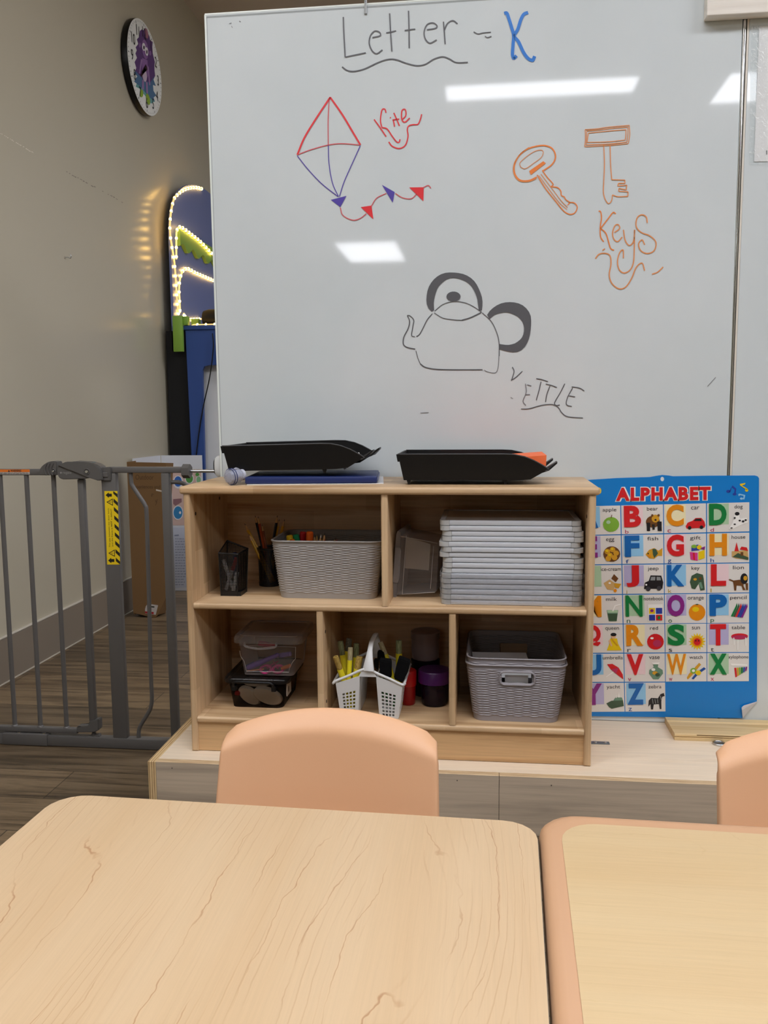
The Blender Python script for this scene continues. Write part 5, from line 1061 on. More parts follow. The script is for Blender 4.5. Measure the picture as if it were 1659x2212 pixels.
MC = [mat('monster_'+k, c, .5) for k, c in dict(fur='#5b3a78', teal='#4a6f96', mint='#6aa8a8', face='#8a63a0', eye='#e6e4e8', pupil='#2a1a36', limb='#9a78ac', belly='#c9b8cc', shoe='#8faf3c', pink='#a0687e').items()]
bm = mb(); mf = lambda d: (lambda u, v: KK(u, v, d))
poly(bm, mon, mf(.0006), 0); poly(bm, teal, mf(.0007), 1); poly(bm, tips, mf(.0008), 2)
for i, (pts, k) in enumerate(((ell(462, 590, 36, 118, a=-.12), 3), ([(425,690),(490,720),(500,900),(470,960),(425,900)], 3), (ell(446, 560, 20, 48, a=-.1), 4), (ell(481, 615, 18, 52, a=-.1), 4), (ell(448, 568, 9, 24), 5), (ell(483, 620, 8, 24), 5), ([(412,705),(430,715),(402,880),(388,875)], 6), ([(488,780),(505,800),(524,1015),(510,1020)], 6), (ell(456, 900, 26, 78, a=-.1), 7), ([(425,950),(448,965),(445,1075),(425,1060)], 6), ([(470,975),(492,985),(495,1120),(478,1110)], 6), (ell(420, 1115, 20, 48), 8), (ell(497, 1185, 22, 70, a=-.2), 8), (ell(478, 400, 20, 62, a=-.15), 9), (ell(400, 540, 12, 30), 3), (ell(522, 635, 14, 28), 3))):
    poly(bm, pts, mf(.0009+.00006*i), k)
obj('monster_print', bm, MC, parent=ck, recalc=False)
bm = mb()
for i in range(1, 13):
    a = 2*math.pi*i/12; y, z = .76*math.sin(a), .76*math.cos(a); T_ = TX[(str(i), 0)]; hw = .115*.8*(T_[3]-T_[2])/(T_[5]-T_[4])
    put_text(bm, str(i), 0, lambda u, v: CP(u, v, .0021), y-hw, y+hw, z-.115, z+.115)
obj('numerals', bm, M_ck, parent=ck, recalc=False)
for a_, l, w in ((math.radians(228), .42, .045), (math.radians(232), .30, .06)):
    u = Vector((math.sin(a_), math.cos(a_))); n = Vector((u.y, -u.x)); bm = mb()
    prism(bm, [CP(*p, .0028) for p in ((-u*.06+n*w)[:], (u*l+n*w*.5)[:], (u*l-n*w*.5)[:], (-u*.06-n*w)[:])], (.0008, 0, 0)); obj('hand', bm, mat('clock_hand', '#2d1420', .4), parent=ck)
bm = mb(); c = CP(0, 0, .0026); cone(bm, c, c+Vector((.004, 0, 0)), .011, .009, 18); obj('centre_cap', bm, MATS['clock_hand'], parent=ck, smooth=40)
# ---------------------------------------------------------------- safety gate
GY = .318
KG = lambda u, v, Y=GY: atY(u/2.95, 950+v/2.95, Y)
g = thing('safety_gate', 'grey metal child safety gate between wall and whiteboard', 'gate', (-.45, GY, FL))
XW = BX+.02
def gx(u, v): return KG(u, v).x
base_top, base_bot = FL+.028, FL+.001
bm = mb(); xe = -.012
box(bm, XW+.03, gx(36, 1950), GY-.013, GY+.013, FL+.001, FL+.030, .003); box(bm, gx(318, 1950), xe-.03, GY-.013, GY+.013, FL+.001, FL+.030, .003); obj('base_rail', bm, M_grey, parent=g, smooth=40)
bm = mb(); box(bm, gx(36, 1950), gx(320, 1950), GY-.0155, GY+.0155, FL+.001, FL+.034, .003); bs = obj('base_sleeve', bm, M_grey, parent=g, smooth=40)
for u in (130, 288):
    p = KG(u, 1890); bm = mb(); lathe(bm, (p.x, GY-.006, FL+.034), [(.0055, 0), (.005, .002), (.0, .0032)] if False else [(.0055, 0), (.005, .002), (.001, .0032)], 14); obj('bolt_head', bm, M_chrome, parent=bs, smooth=50)
ztop = KG(800, 172).z; zr = KG(800, 210).z
xp0, xp1 = (gx(662, 300)+gx(720, 1800))/2, (gx(762, 500)+gx(812, 1800))/2
bm = mb(); box(bm, xp0, xp1, GY-.010, GY+.010, FL+.029, zr, .003); fp = obj('latch_post', bm, M_grey, parent=g, smooth=40)
bm = mb(); box(bm, gx(705, 190), gx(1172, 190), GY-.010, GY+.010, zr, ztop, .003); obj('top_rail', bm, M_grey, parent=g, smooth=40)
xs0, xs1 = (gx(1042, 300)+gx(1088, 1850))/2, (gx(1094, 300)+gx(1136, 1850))/2
bm = mb(); box(bm, xs0, xs1, GY-.010, GY+.010, FL+.029, zr, .003); obj('side_post', bm, M_grey, parent=g, smooth=40)
bm = mb(); dx = gx(960, 1100)-gx(940, 1100)
P = [KG(832, 212), KG(836, 268), KG(848, 300), KG(905, 385), KG(925, 420), KG(934, 470), KG(944, 800), KG(952, 1100), KG(962, 1500), KG(968, 1640), KG(962, 1700), KG(945, 1740), KG(902, 1810), KG(886, 1850), KG(884, 1920)]
tube(bm, smooth_pts(P, 4), .0055, 12); obj('curved_bar', bm, M_grey, parent=g, smooth=60)
# spindle, hand nut and wall cup pressed against the end of the board
zs = KG(1290, 200).z; x0 = gx(1172, 190)
bm = mb(); cone(bm, (x0-.02, GY, zs), (XB0-.006, GY, zs), .0042, .0042, 12); obj('spindle', bm, M_steel, parent=g, smooth=40)
bm = mb(); n = 12; a = [Vector((x0-.002, GY+(.0165+.002*(i % 2))*math.cos(2*math.pi*i/n), zs+(.0165+.002*(i % 2))*math.sin(2*math.pi*i/n))) for i in range(n)]; prism(bm, a, (.019, 0, 0)); obj('hand_nut', bm, M_greyp, parent=g, smooth=40)
zc = atY(470, 1008, GY).z
bm = mb()
def xlathe(bm, prof, cy, cz, n=28, sy=1):
    rs = [[bm.verts.new((x, cy+sy*r*math.cos(2*math.pi*i/n), cz+r*math.sin(2*math.pi*i/n))) for i in range(n)] for x, r in prof]
    for a, b_ in zip(rs, rs[1:]): bridge(bm, a, b_)
    cap(bm, rs[0][::-1]); cap(bm, rs[-1])
xc = atY(464, 1010, GY).x
xlathe(bm, [(xc, .019), (xc+.003, .024), (xc+.009, .028), (XB0-.0032, .0285)], GY+.002, zc, 28, .36); obj('wall_cup', bm, M_white, parent=g, smooth=40)
bm = mb(); xlathe(bm, [(xc-.0025, .016), (xc-.0005, .0195), (xc+.0015, .020)], GY+.002, zc, 28, .36); obj('cup_pad', bm, M_black, parent=g, smooth=40)
# small bent rod behind the shelf corner
P = [KG(1088, 270, GY+.01), KG(1130, 270, GY+.012), KG(1165, 278, GY+.016), KG(1200, 300, GY+.02), KG(1230, 330, GY+.02)]
bm = mb(); tube(bm, smooth_pts(P), .0055, 10); obj('side_hook', bm, M_grey, parent=g, smooth=60)
# door of the gate
zd1, zd0 = KG(60, 185).z, KG(60, 225).z
xl = XW+.075
bm = mb(); box(bm, xl, gx(330, 200), GY-.008, GY+.008, zd0, zd1, .003); rail = obj('door_top_rail', bm, M_grey, parent=g, smooth=40)
zb0, zb1 = KG(300, 1862).z, KG(300, 1828).z
bm = mb(); box(bm, xl, gx(500, 1840), GY-.008, GY+.008, zb0, zb1, .003); obj('door_bottom_rail', bm, M_grey, parent=g, smooth=40)
x1 = (gx(10, 400)+gx(95, 1800))/2; x2 = (gx(175, 400)+gx(260, 1800))/2; x3 = (gx(345, 400)+gx(428, 1800))/2
step = (x3-x1)/2; bars = [x1, x2, x3]; k = 1
while x1-k*step > xl+.02: bars.append(x1-k*step); k += 1
for x in bars:
    bm = mb(); cone(bm, (x, GY, zb1-.001), (x, GY, zd0+.001), .0062, .0062, 14, False); lathe(bm, (x, GY, zb1), [(.009, -.0005), (.0075, .003), (.0062, .004)], 14, cap0=False, cap1=False); obj('door_bar', bm, M_grey, parent=g, smooth=50)
xst0, xst1 = (gx(514, 500)+gx(572, 1750))/2, (gx(552, 500)+gx(612, 1750))/2
bm = mb(); box(bm, xst0, xst1, GY-.009, GY+.009, KG(590, 1790).z, KG(530, 250).z, .003); obj('door_stile', bm, M_grey, parent=g, smooth=40)
bm = mb(); box(bm, xl-.02, xl, GY-.009, GY+.009, zb0, zd1, .003); obj('hinge_stile', bm, M_grey, parent=g, smooth=40)
bm = mb(); box(bm, XW+.015, XW+.045, GY-.010, GY+.010, FL+.029, ztop, .003); obj('hinge_post', bm, M_grey, parent=g, smooth=40)
for z in (zs, FL+.08):
    bm = mb(); xlathe(bm, [(BX+.0135, .0285), (BX+.022, .027), (BX+.028, .012), (XW+.016, .005)], GY, z); obj('wall_cup', bm, M_white, parent=g, smooth=40)
# latch housing
def gpoly(name, pts, y0, y1, m, par=g, bev=.002):
    bm = mb(); prism(bm, [KG(u, v, y0) for u, v in pts], (0, y1-y0, 0))
    if bev: bmesh.ops.bevel(bm, geom=list(bm.edges), offset=bev, segments=2, affect='EDGES', clamp_overlap=True)
    return obj(name, bm, m, parent=par, smooth=40)
lat = gpoly('latch_body', [(362, 170), (400, 147), (470, 138), (560, 142), (610, 155), (640, 175), (655, 225), (650, 262), (600, 250), (575, 238), (540, 250), (395, 253), (372, 240), (366, 215)], GY-.020, GY+.016, M_greyp)
gpoly('latch_slider', [(362, 165), (420, 140), (540, 140), (600, 152), (640, 190), (655, 255), (625, 262), (575, 245), (480, 205)], GY-.024, GY-.018, M_greyp, lat)
gpoly('grip', [(248, 226), (250, 190), (268, 165), (300, 143), (330, 136), (362, 140), (365, 226)], GY-.017, GY+.014, M_greyp)
for u in (285, 305, 325):
    bm = mb(); tube(bm, smooth_pts([KG(u+14, 150, GY-.0175), KG(u, 185, GY-.0185), KG(u+6, 215, GY-.0185), KG(u+12, 226, GY-.0175)]), .0016, 6); obj('grip_rib', bm, M_greyp, parent=lat, smooth=60)
gpoly('latch_catch', [(640, 178), (706, 174), (706, 262), (640, 262)], GY-.015, GY+.014, M_greyp)
bm = mb(); box(bm, gx(655, 200), gx(704, 200), GY-.0175, GY-.014, KG(680, 235).z, KG(680, 205).z, .0015); obj('catch_slot', bm, M_grey, parent=lat)
gpoly('release_button', [(556, 143), (594, 143), (594, 152), (556, 152)], GY-.010, GY+.006, mat('teal_grey', '#5d6b6b', .4), lat, .001)
for u, v, r in ((553, 203, .0058), (340, 200, .0042)):
    p = KG(u, v, GY-.0235 if u > 400 else GY-.017); bm = mb(); cone(bm, p, p+Vector((0, -.0035, 0)), r, r*.6, 14); obj('bolt_head', bm, M_chrome, parent=lat, smooth=40)
    bm = mb(); tube(bm, [p+Vector((r*1.35*math.cos(a), -.0006, r*1.35*math.sin(a))) for a in [i*math.pi/8 for i in range(17)]], .0012, 6, caps=False); obj('washer', bm, M_greyp, parent=lat, smooth=60)
M_emb = mat('embossed_light', '#8e8c8a', .4)
bm = mb(); put_text(bm, 'regalo', 0, lambda u, v: KG(u, -v, GY-.0206), 400, 455, -222, -200); poly(bm, ell(388, 210, 6, 6), lambda u, v: KG(u, v, GY-.0206)); obj('embossed_lettering', bm, M_emb, parent=lat, recalc=False)
gpoly('bottom_pin_housing', [(488, 1828), (566, 1828), (566, 1795), (628, 1782), (630, 1850), (600, 1866), (488, 1866)], GY-.013, GY+.011, M_greyp)
bm = mb(); p = KG(600, 1866); q_ = KG(596, 1905); cone(bm, p, q_, .006, .007, 12); cone(bm, KG(575, 1895), KG(640, 1882), .0058, .0058, 12); obj('bottom_pin', bm, M_greyp, parent=g, smooth=40)
# stickers
M_sy = mat('sticker_yellow', '#e6c814', .4); M_so = mat('sticker_orange', '#d9701c', .4); M_sw = mat('sticker_white', '#c9c4c0', .5)
YS = GY-.0104
sk = thing('x', 'x', 'x', (0, 0, 0)); bpy.data.objects.remove(sk)
KS2 = lambda s, t, d=0: KG(664+(80)*s+20*t, 328+468*t, YS-d) if False else KG(665+83*s+18*t, 327+468*t, YS-d)
bm = mb(); prism(bm, [KS2(s, t) for s, t in ((0, 0), (1, 0), (1, 1), (0, 1))], (0, .0003, 0)); sti = obj('warning_sticker', bm, M_sy, parent=g)
bm = mb(); f = lambda s, t: KS2(s, t, .0003)
for i in range(9):
    t0 = .005+i*.115; pts = [(.68, t0-.02), (1, t0+.035), (1, t0+.085), (.68, t0+.03)]; poly(bm, [(s, min(1, max(0, t))) for s, t in pts], f)
for t0, sg in ((.055, -1), (.945, -1)):
    poly(bm, [(.08, t0), (.33, t0-.038), (.33, t0-.02), (.56, t0-.02), (.56, t0+.02), (.33, t0+.02), (.33, t0+.038)], f)
for t0 in (.15, .845):
    tri = [(.12, t0), (.62, t0-.047), (.62, t0+.047)]
    for i in range(3): ribbon(bm, [tri[i], tri[(i+1) % 3]], .03, lambda s, t: KS2(s, t, .0003), sm=0) if False else None
    a = [(.12, t0), (.62, t0-.050), (.62, t0+.050)]; b_ = [(.22, t0), (.575, t0-.034), (.575, t0+.034)]
    for i in range(3): poly(bm, [a[i], a[(i+1) % 3], b_[(i+1) % 3], b_[i]], f)
    poly(bm, [(.33, t0-.003), (.47, t0-.004), (.47, t0+.004), (.33, t0+.003)], f); poly(bm, [(.5, t0-.004), (.54, t0-.004), (.54, t0+.004), (.5, t0+.004)], f)
def vtext(body, bold, s0, s1, ta, tb_): put_text(bm, body, bold, lambda u, v: f(v, u), ta, tb_, s1, s0)
vtext('The gap between the door latch', 0, .20, .33, .765, .235); vtext('and the frame is', 0, .40, .52, .755, .50); vtext('NOT', .03, .40, .50, .485, .405); vtext('a defect!', 0, .40, .51, .39, .245)
obj('sticker_lettering', bm, INK['black'] if False else mat('print_black', '#17150c', .5), parent=sti, recalc=False)
bm = mb(); y = GY-.0086; F2 = lambda u, v, d=0: KG(u, v, y-d)
prism(bm, [F2(-210, 189), F2(189, 189), F2(189, 221), F2(-210, 221)], (0, .0003, 0)); st2 = obj('warning_label', bm, M_sw, parent=rail if False else g)
bm = mb(); poly(bm, [(-210, 189), (189, 189), (189, 206), (-210, 206)], lambda u, v: F2(u, v, .0003)); obj('orange_band', bm, M_so, parent=st2, recalc=False)
bm = mb(); put_text(bm, 'WARNING', .03, lambda u, v: F2(u, -v, .0006), 66, 135, -204, -190); poly(bm, [(50, 204), (57, 191), (64, 204)], lambda u, v: F2(u, v, .0006))
for yy_ in (210, 214, 218):
    x = -200
    while x < 180: l = random.uniform(10, 26); poly(bm, [(x, yy_-1), (x+l, yy_-1), (x+l, yy_+.6), (x, yy_+.6)], lambda u, v: F2(u, v, .0006)); x += l+4
obj('label_lettering', bm, MATS['print_black'], parent=st2, recalc=False)
# ---------------------------------------------------------------- cardboard box and presentation board beyond the gate
M_card = mat('cardboard', '#7d5e3a', .8, bump=(90, .05)); M_cardin = mat('white_board', '#d3d6dc', .6)
KB2 = lambda u, v, Y=1.76: atY(260+u/5.823, 970+v/5.823, Y)
X0, X1 = BX+.066, -.735; Yb0, Yb1 = 1.76, 1.85; zt = atY(275, 998, 1.76).z
q = thing('cardboard_box', 'tall brown cardboard box standing on floor by left wall', 'cardboard box', ((X0+X1)/2, 1.89, FL))
bm = mb(); zbx = FL+.001; th = .004
fx1 = KB2(575, 210).x; X1 = KB2(440, 2120).x+.012
prism(bm, [(X0, Yb0, zbx+.02), (X0+.06, Yb0, zbx+.006), (X1-.012, Yb0, zbx), (X1, Yb0, zbx+.012), (fx1, Yb0, zbx+.14), (fx1, Yb0, zt-.004), (X0, Yb0, zt)], (0, th, 0)); obj('front_panel', bm, M_card, parent=q)
bm = mb(); prism(bm, [(X1, Yb0+th, zbx+.012), (X1, Yb1, zbx), (fx1, Yb1, zt-.01), (fx1, Yb0+th, zt-.004), (fx1, Yb0+th, zbx+.14)], (-th, 0, 0)); prism(bm, [(X0, Yb0+th, zbx+.012), (X0, Yb1, zbx), (X0, Yb1, zt), (X0, Yb0+th, zt)], (th, 0, 0)); box(bm, X0, X1, Yb1, Yb1+th, zbx, zt-.03); obj('side_panels', bm, M_card, parent=q)
bm = mb(); poly(bm, [(310, 2015), (322, 1975), (345, 1945), (475, 1965), (445, 2085), (312, 2070)], lambda u, v: KB2(u, v, 1.7592)); pl = obj('address_label', bm, mat('label_white', '#c4bfba', .5), parent=q, recalc=False)
bm = mb(); poly(bm, [(310, 2040), (420, 2050), (418, 2078), (312, 2066)], lambda u, v: KB2(u, v, 1.7588), 0); poly(bm, [(385, 1975), (430, 1980), (428, 1995), (385, 1992)], lambda u, v: KB2(u, v, 1.7588), 1); obj('label_print', bm, [mat('print_red2', '#a8242a', .5), MATS['print_black']], parent=pl, recalc=False)
M_hand = mat('pencil_writing', '#5c4429', .8); bm = mb(); f = lambda u, v: KB2(u, -v, 1.7592)
put_text(bm, 'Outdoor', 0, f, 190, 420, -385, -322); put_text(bm, 'experiences and', 0, f, 150, 500, -510, -452)
for p_ in ([(400, 560), (395, 600), (398, 570), (420, 572)], [(440, 640), (450, 670), (465, 630)], [(465, 630), (450, 690), (440, 705)]): ribbon(bm, [(u, -v) for u, v in p_], 6, f)
obj('handwriting', bm, M_hand, parent=q, recalc=False)
bm = mb(); prism(bm, [KB2(448, 505, 1.7588), KB2(545, 525, 1.7588), KB2(545, 545, 1.7588), KB2(448, 525, 1.7588)], (0, .0004, 0)); obj('tape_scrap', bm, mat('tape', '#cfc6b8', .3), parent=q)
q = thing('presentation_board', 'white folding display board with ball pictures behind the cardboard box', 'display board', (-.85, 2.3, FL))
YB2 = 2.33; KP2 = lambda u, v, d=.0: atY(260+u/5.823, 970+v/5.823, YB2-d)
pa, pb = KP2(500, 80), KP2(1010, 76); xr = pb.x+.006
bm = mb(); box(bm, pa.x+.001, xr, YB2, YB2+.004, FL+.001, pa.z); obj('centre_panel', bm, M_cardin, parent=q)
bm = mb(); prism(bm, [(BX+.0185, 1.93, FL+.001), (pa.x, YB2-.001, FL+.001), (pa.x, YB2-.001, pa.z), (BX+.0185, 1.93, zt+.006)], (.004, 0, 0)); obj('side_wing', bm, M_cardin, parent=q)
bm = mb(); prism(bm, [KP2(640, 255, .001), KP2(1015, 255, .001), KP2(1030, 960, .001), KP2(660, 960, .001)], (0, .0006, 0)); pic = obj('picture_sheet', bm, mat('pinkish_sheet', '#cdb0a4', .6), parent=q)
cols = [mat('pic_'+k, c, .6) for k, c in dict(white='#dcdcdc', blue='#2a62b4', green='#4a8f3c', cyan='#2a7cb0', mauve='#8a6468', lg='#7fae80').items()]
fK = lambda d: (lambda u, v: KP2(u, v, d))
for i, (pts, k) in enumerate(((ell(725, 415, 62, 82), 0), (ell(725, 408, 48, 66), 1), (ell(868, 370, 55, 66), 0), (ell(868, 372, 45, 55), 2), (ell(985, 385, 36, 50), 0), (ell(985, 385, 28, 42), 5), (ell(968, 320, 24, 22), 2), (ell(725, 800, 66, 92), 0), (ell(725, 800, 56, 80), 3), ([(665, 630), (770, 622), (770, 665), (690, 712), (665, 690)], 4), (ell(752, 800, 14, 18), 0), (ell(730, 405, 10, 18), 5))): bm = mb(); poly(bm, pts, fK(.0016+.0002*i)); obj('ball_picture', bm, cols[k], parent=pic, recalc=False)
bm = mb(); prism(bm, [KP2(660, 985, .001), KP2(900, 985, .001), KP2(920, 1735, .001), KP2(690, 1750, .001)], (0, .0006, 0)); ts = obj('text_sheet', bm, mat('text_paper', '#c3c8d6', .6), parent=q)
bm = mb(); v = 1130
while v < 1720:
    u = 690; 
    while u < 800: l = random.uniform(14, 36); poly(bm, [(u, v-5), (u+l, v-6), (u+l, v+3), (u, v+4)], fK(.002)); u += l+9
    v += 34
poly(bm, [(680, 1080), (735, 1075), (735, 1092), (680, 1096)], fK(.002)); obj('text_lines', bm, mat('text_ink', '#8a90a6', .6), parent=ts, recalc=False)
# ---------------------------------------------------------------- blue play stand with rope light
M_bp = mat('slate_blue_paint', '#6874a6', .5); M_navy = mat('navy_paint', '#2b4a8c', .45); M_lime = mat('lime_paint', '#7da53a', .5); M_blk = mat('gap_shade_black', '#040405', .8)
XA = -.895; KA = lambda u, v, X=XA: atX(u, v, X)
q = thing('play_stand', 'blue arched wooden play stand against the left wall', 'play stand', (XA+.1, 2.9, FL))
yc, zc0 = 3.02, 1.62; pts = []
for k in range(25):
    a = math.pi*k/24; pts.append((yc+.6*math.cos(a), zc0+.385*math.sin(a)**.8 if 0 < k < 24 else zc0))
zc_ = KA(440, 722).z
yz = [(yc+.6, 1.08)]+pts+[(yc-.6, 1.08)]
bm = mb(); prism(bm, [(XA, y, z) for y, z in yz], (-.012, 0, 0)); obj('arched_back', bm, M_bp, parent=q)
Y0 = 2.41
bm = mb(); wtop = [KA(385, 493, XA+.012), KA(400, 500, XA+.012), KA(430, 519, XA+.012), KA(462, 541, XA+.012)]
zt1, zb_ = wtop[0].z, wtop[0].z-.085; ys = 2.505; P = [(XA+.0005, ys, zt1)]; 
n = 60
for i in range(n+1): y = 2.505+.9*(1-i/n); P.append((XA+.0005, y, zb_+.016*math.sin((y-2.505)*2*math.pi/.16)))
P = [(XA+.0005, 2.505, zt1), (XA+.0005, 3.405, zt1)]+P[1:]
bm = mb(); prism(bm, P, (.018, 0, 0)); obj('wavy_trim', bm, M_lime, parent=q)
cz = zc_; Yn = 2.40
bm = mb(); box(bm, XA+.0005, -.40, Yn-.01, 3.62, cz-.022, cz, .003); obj('counter', bm, M_navy, parent=q, smooth=40)
a = atY(380, 683, Yn-.012); b_ = atY(397, 760, Yn-.012)
bm = mb(); box(bm, a.x-.012, b_.x+.003, Yn-.032, Yn-.0105, b_.z, a.z, .002); obj('green_end_block', bm, M_lime, parent=q, smooth=40)
bm = mb(); box(bm, b_.x+.0035, b_.x+.028, Yn-.02, Yn+.01, cz+.0005, a.z-.002, .002); obj('green_bracket', bm, M_lime, parent=q, smooth=40)
c = atY(424, 714, 2.62); bm = mb(); box(bm, c.x-.02, c.x+.02, 2.60, 2.64, cz+.0005, cz+.055, .002); obj('green_post', bm, M_lime, parent=q)
leg = [atY(401, 727, Yn), atY(418, 990, Yn), atY(441, 990, Yn), atY(437, 795, Yn), atY(439, 786, Yn), atY(447, 781, Yn), atY(470, 780, Yn)]
xl0, xl1 = leg[0].x, leg[2].x; k_ = (leg[1].x-leg[0].x)/(leg[0].z-leg[1].z); zf = FL+.001
ap = leg[3].z; x2_ = -.42
P = [(xl0, cz-.0225), (xl0+.02, zf), (xl1-.005+.0, zf), (leg[3].x, ap-.01), (leg[4].x+.004, ap+.008), (leg[5].x+.01, ap+.014), (x2_-.05, ap+.014), (x2_-.045, ap), (x2_-.03, zf), (x2_, zf), (x2_, cz-.0225)]
bm = mb(); prism(bm, [(x, Yn, z) for x, z in P], (0, .02, 0)); obj('end_frame', bm, M_navy, parent=q)
bm = mb(); prism(bm, [(x, 3.55, z) for x, z in P], (0, .02, 0)); obj('end_frame', bm, M_navy, parent=q)
bm = mb(); box(bm, BX+.016, xl0-.001, Yn+.02, Yn+.5, zf, cz-.023); obj('gap_shade_block', bm, M_blk, parent=q)  # black block stands in for the deep shade between wall and leg
bm = mb(); box(bm, xl0+.004, -.46, Yn+.06, Yn+.075, FL+.001, ap+.06); tag(obj('foam_board', bm, M_white), 'plain white foam board standing under the counter of blue play stand', 'board')
bm = mb(); box(bm, XA+.001, XA+.012, 2.46, 3.5, cz+.06, cz+.31); obj('backdrop_panel', bm, mat('slate_blue_dark', '#4a5482', .5), parent=q) if False else bm.free()
c = atY(460, 697, 2.52); q2 = thing('speaker', 'black round speaker on counter of blue play stand', 'speaker', (c.x, 2.55, cz))
bm = mb(); rs = [[bm.verts.new((x, 2.56+r*math.cos(2*math.pi*i/28), cz+.0485+r*math.sin(2*math.pi*i/28))) for i in range(28)] for x, r in ((c.x-.062, .030), (c.x-.058, .040), (c.x-.03, .0475), (c.x+.08, .0475), (c.x+.085, .04))]
for a_, b2 in zip(rs, rs[1:]): bridge(bm, a_, b2)
cap(bm, rs[0][::-1]); cap(bm, rs[-1]); obj('speaker_body', bm, mat('speaker_black', '#050506', .5, spec=.3), parent=q2, smooth=40)
bm = mb(); cone(bm, (c.x-.0625, 2.56, cz+.0485), (c.x-.061, 2.56, cz+.0485), .026, .028, 24); obj('speaker_cone', bm, mat('speaker_grille', '#1a1a1c', .6), parent=q2, smooth=40)
P = [atY(459, 720, Yn-.0145), atY(461, 745, Yn-.015), atY(458, 780, Yn-.014), atY(452, 820, Yn-.012), atY(441, 870, Yn-.006), atY(432, 920, Yn-.006), atY(425, 975, Yn-.006), atY(420, 1030, Yn-.006), atY(424, 1100, Yn-.006), Vector((-.76, Yn-.02, FL+.02)), Vector((-.70, Yn-.06, FL+.004))]
bm = mb(); tube(bm, smooth_pts(P, 6), .003, 8); tag(obj('power_cord', bm, M_black, smooth=60), 'thin black cord hanging down the blue play stand', 'cord')
# rope light
M_rope = mat('rope_light_tube', '#f2e2b4', .3, em='#ffc76a', es=.5); M_bulb = mat('rope_light_bulb', '#fff2c8', .3, em='#ffc966', es=14)
XP = XA+.008
path1 = [KA(u, v, XP) for u, v in ((437, 408), (425, 405), (410, 406), (396, 411), (383, 421), (375.5, 431), (370, 455), (367, 485), (368, 510), (371, 530), (375, 555), (378, 580), (380, 610), (382, 640), (384, 665), (386, 680))]
path2 = [KA(u, v, XA+.026) for u, v in ((381, 560), (381, 525), (382, 498), (389, 490), (400, 496), (412, 505), (430, 519), (445, 534), (462, 553))]
path3 = [KA(u, v, XP) for u, v in ((389, 676), (388, 650), (387, 622), (390, 598), (397, 583), (408, 581), (420, 588), (436, 595), (464, 607))]
zc1 = cz+.007
path4 = [atZ(u, v, cz+.03) if False else atY(u, v, 2.45) for u, v in ((397, 676), (399, 690), (402, 705), (406, 713))]+[Vector((atY(418, 717, 2.46).x, 2.46, zc1)), Vector((atY(434, 717, 2.46).x, 2.455, zc1)), Vector((atY(470, 719, 2.46).x, 2.45, zc1))]
path5 = [KA(u, v, XP) for u, v in ((398, 682), (408, 690), (420, 690), (436, 689))]
rl_ = thing('rope_light', 'glowing warm rope light outlining the blue play stand', 'rope light', path1[8])
for P in (path1, path2, path3, path4, path5):
    S = smooth_pts(P, 6); bm = mb(); tube(bm, S, .0048, 8); obj('tube', bm, M_rope, parent=rl_, smooth=60)
    L = 0; nxt = .012
    for a, b_ in zip(S, S[1:]):
        d = (b_-a).length
        while nxt < L+d: 
            c = a.lerp(b_, (nxt-L)/d); bm = mb(); sphere(bm, c, .0068, 8, 6, (1, 1, 1.25)); obj('bulb', bm, M_bulb, parent=rl_, smooth=60); nxt += .046
        L += d
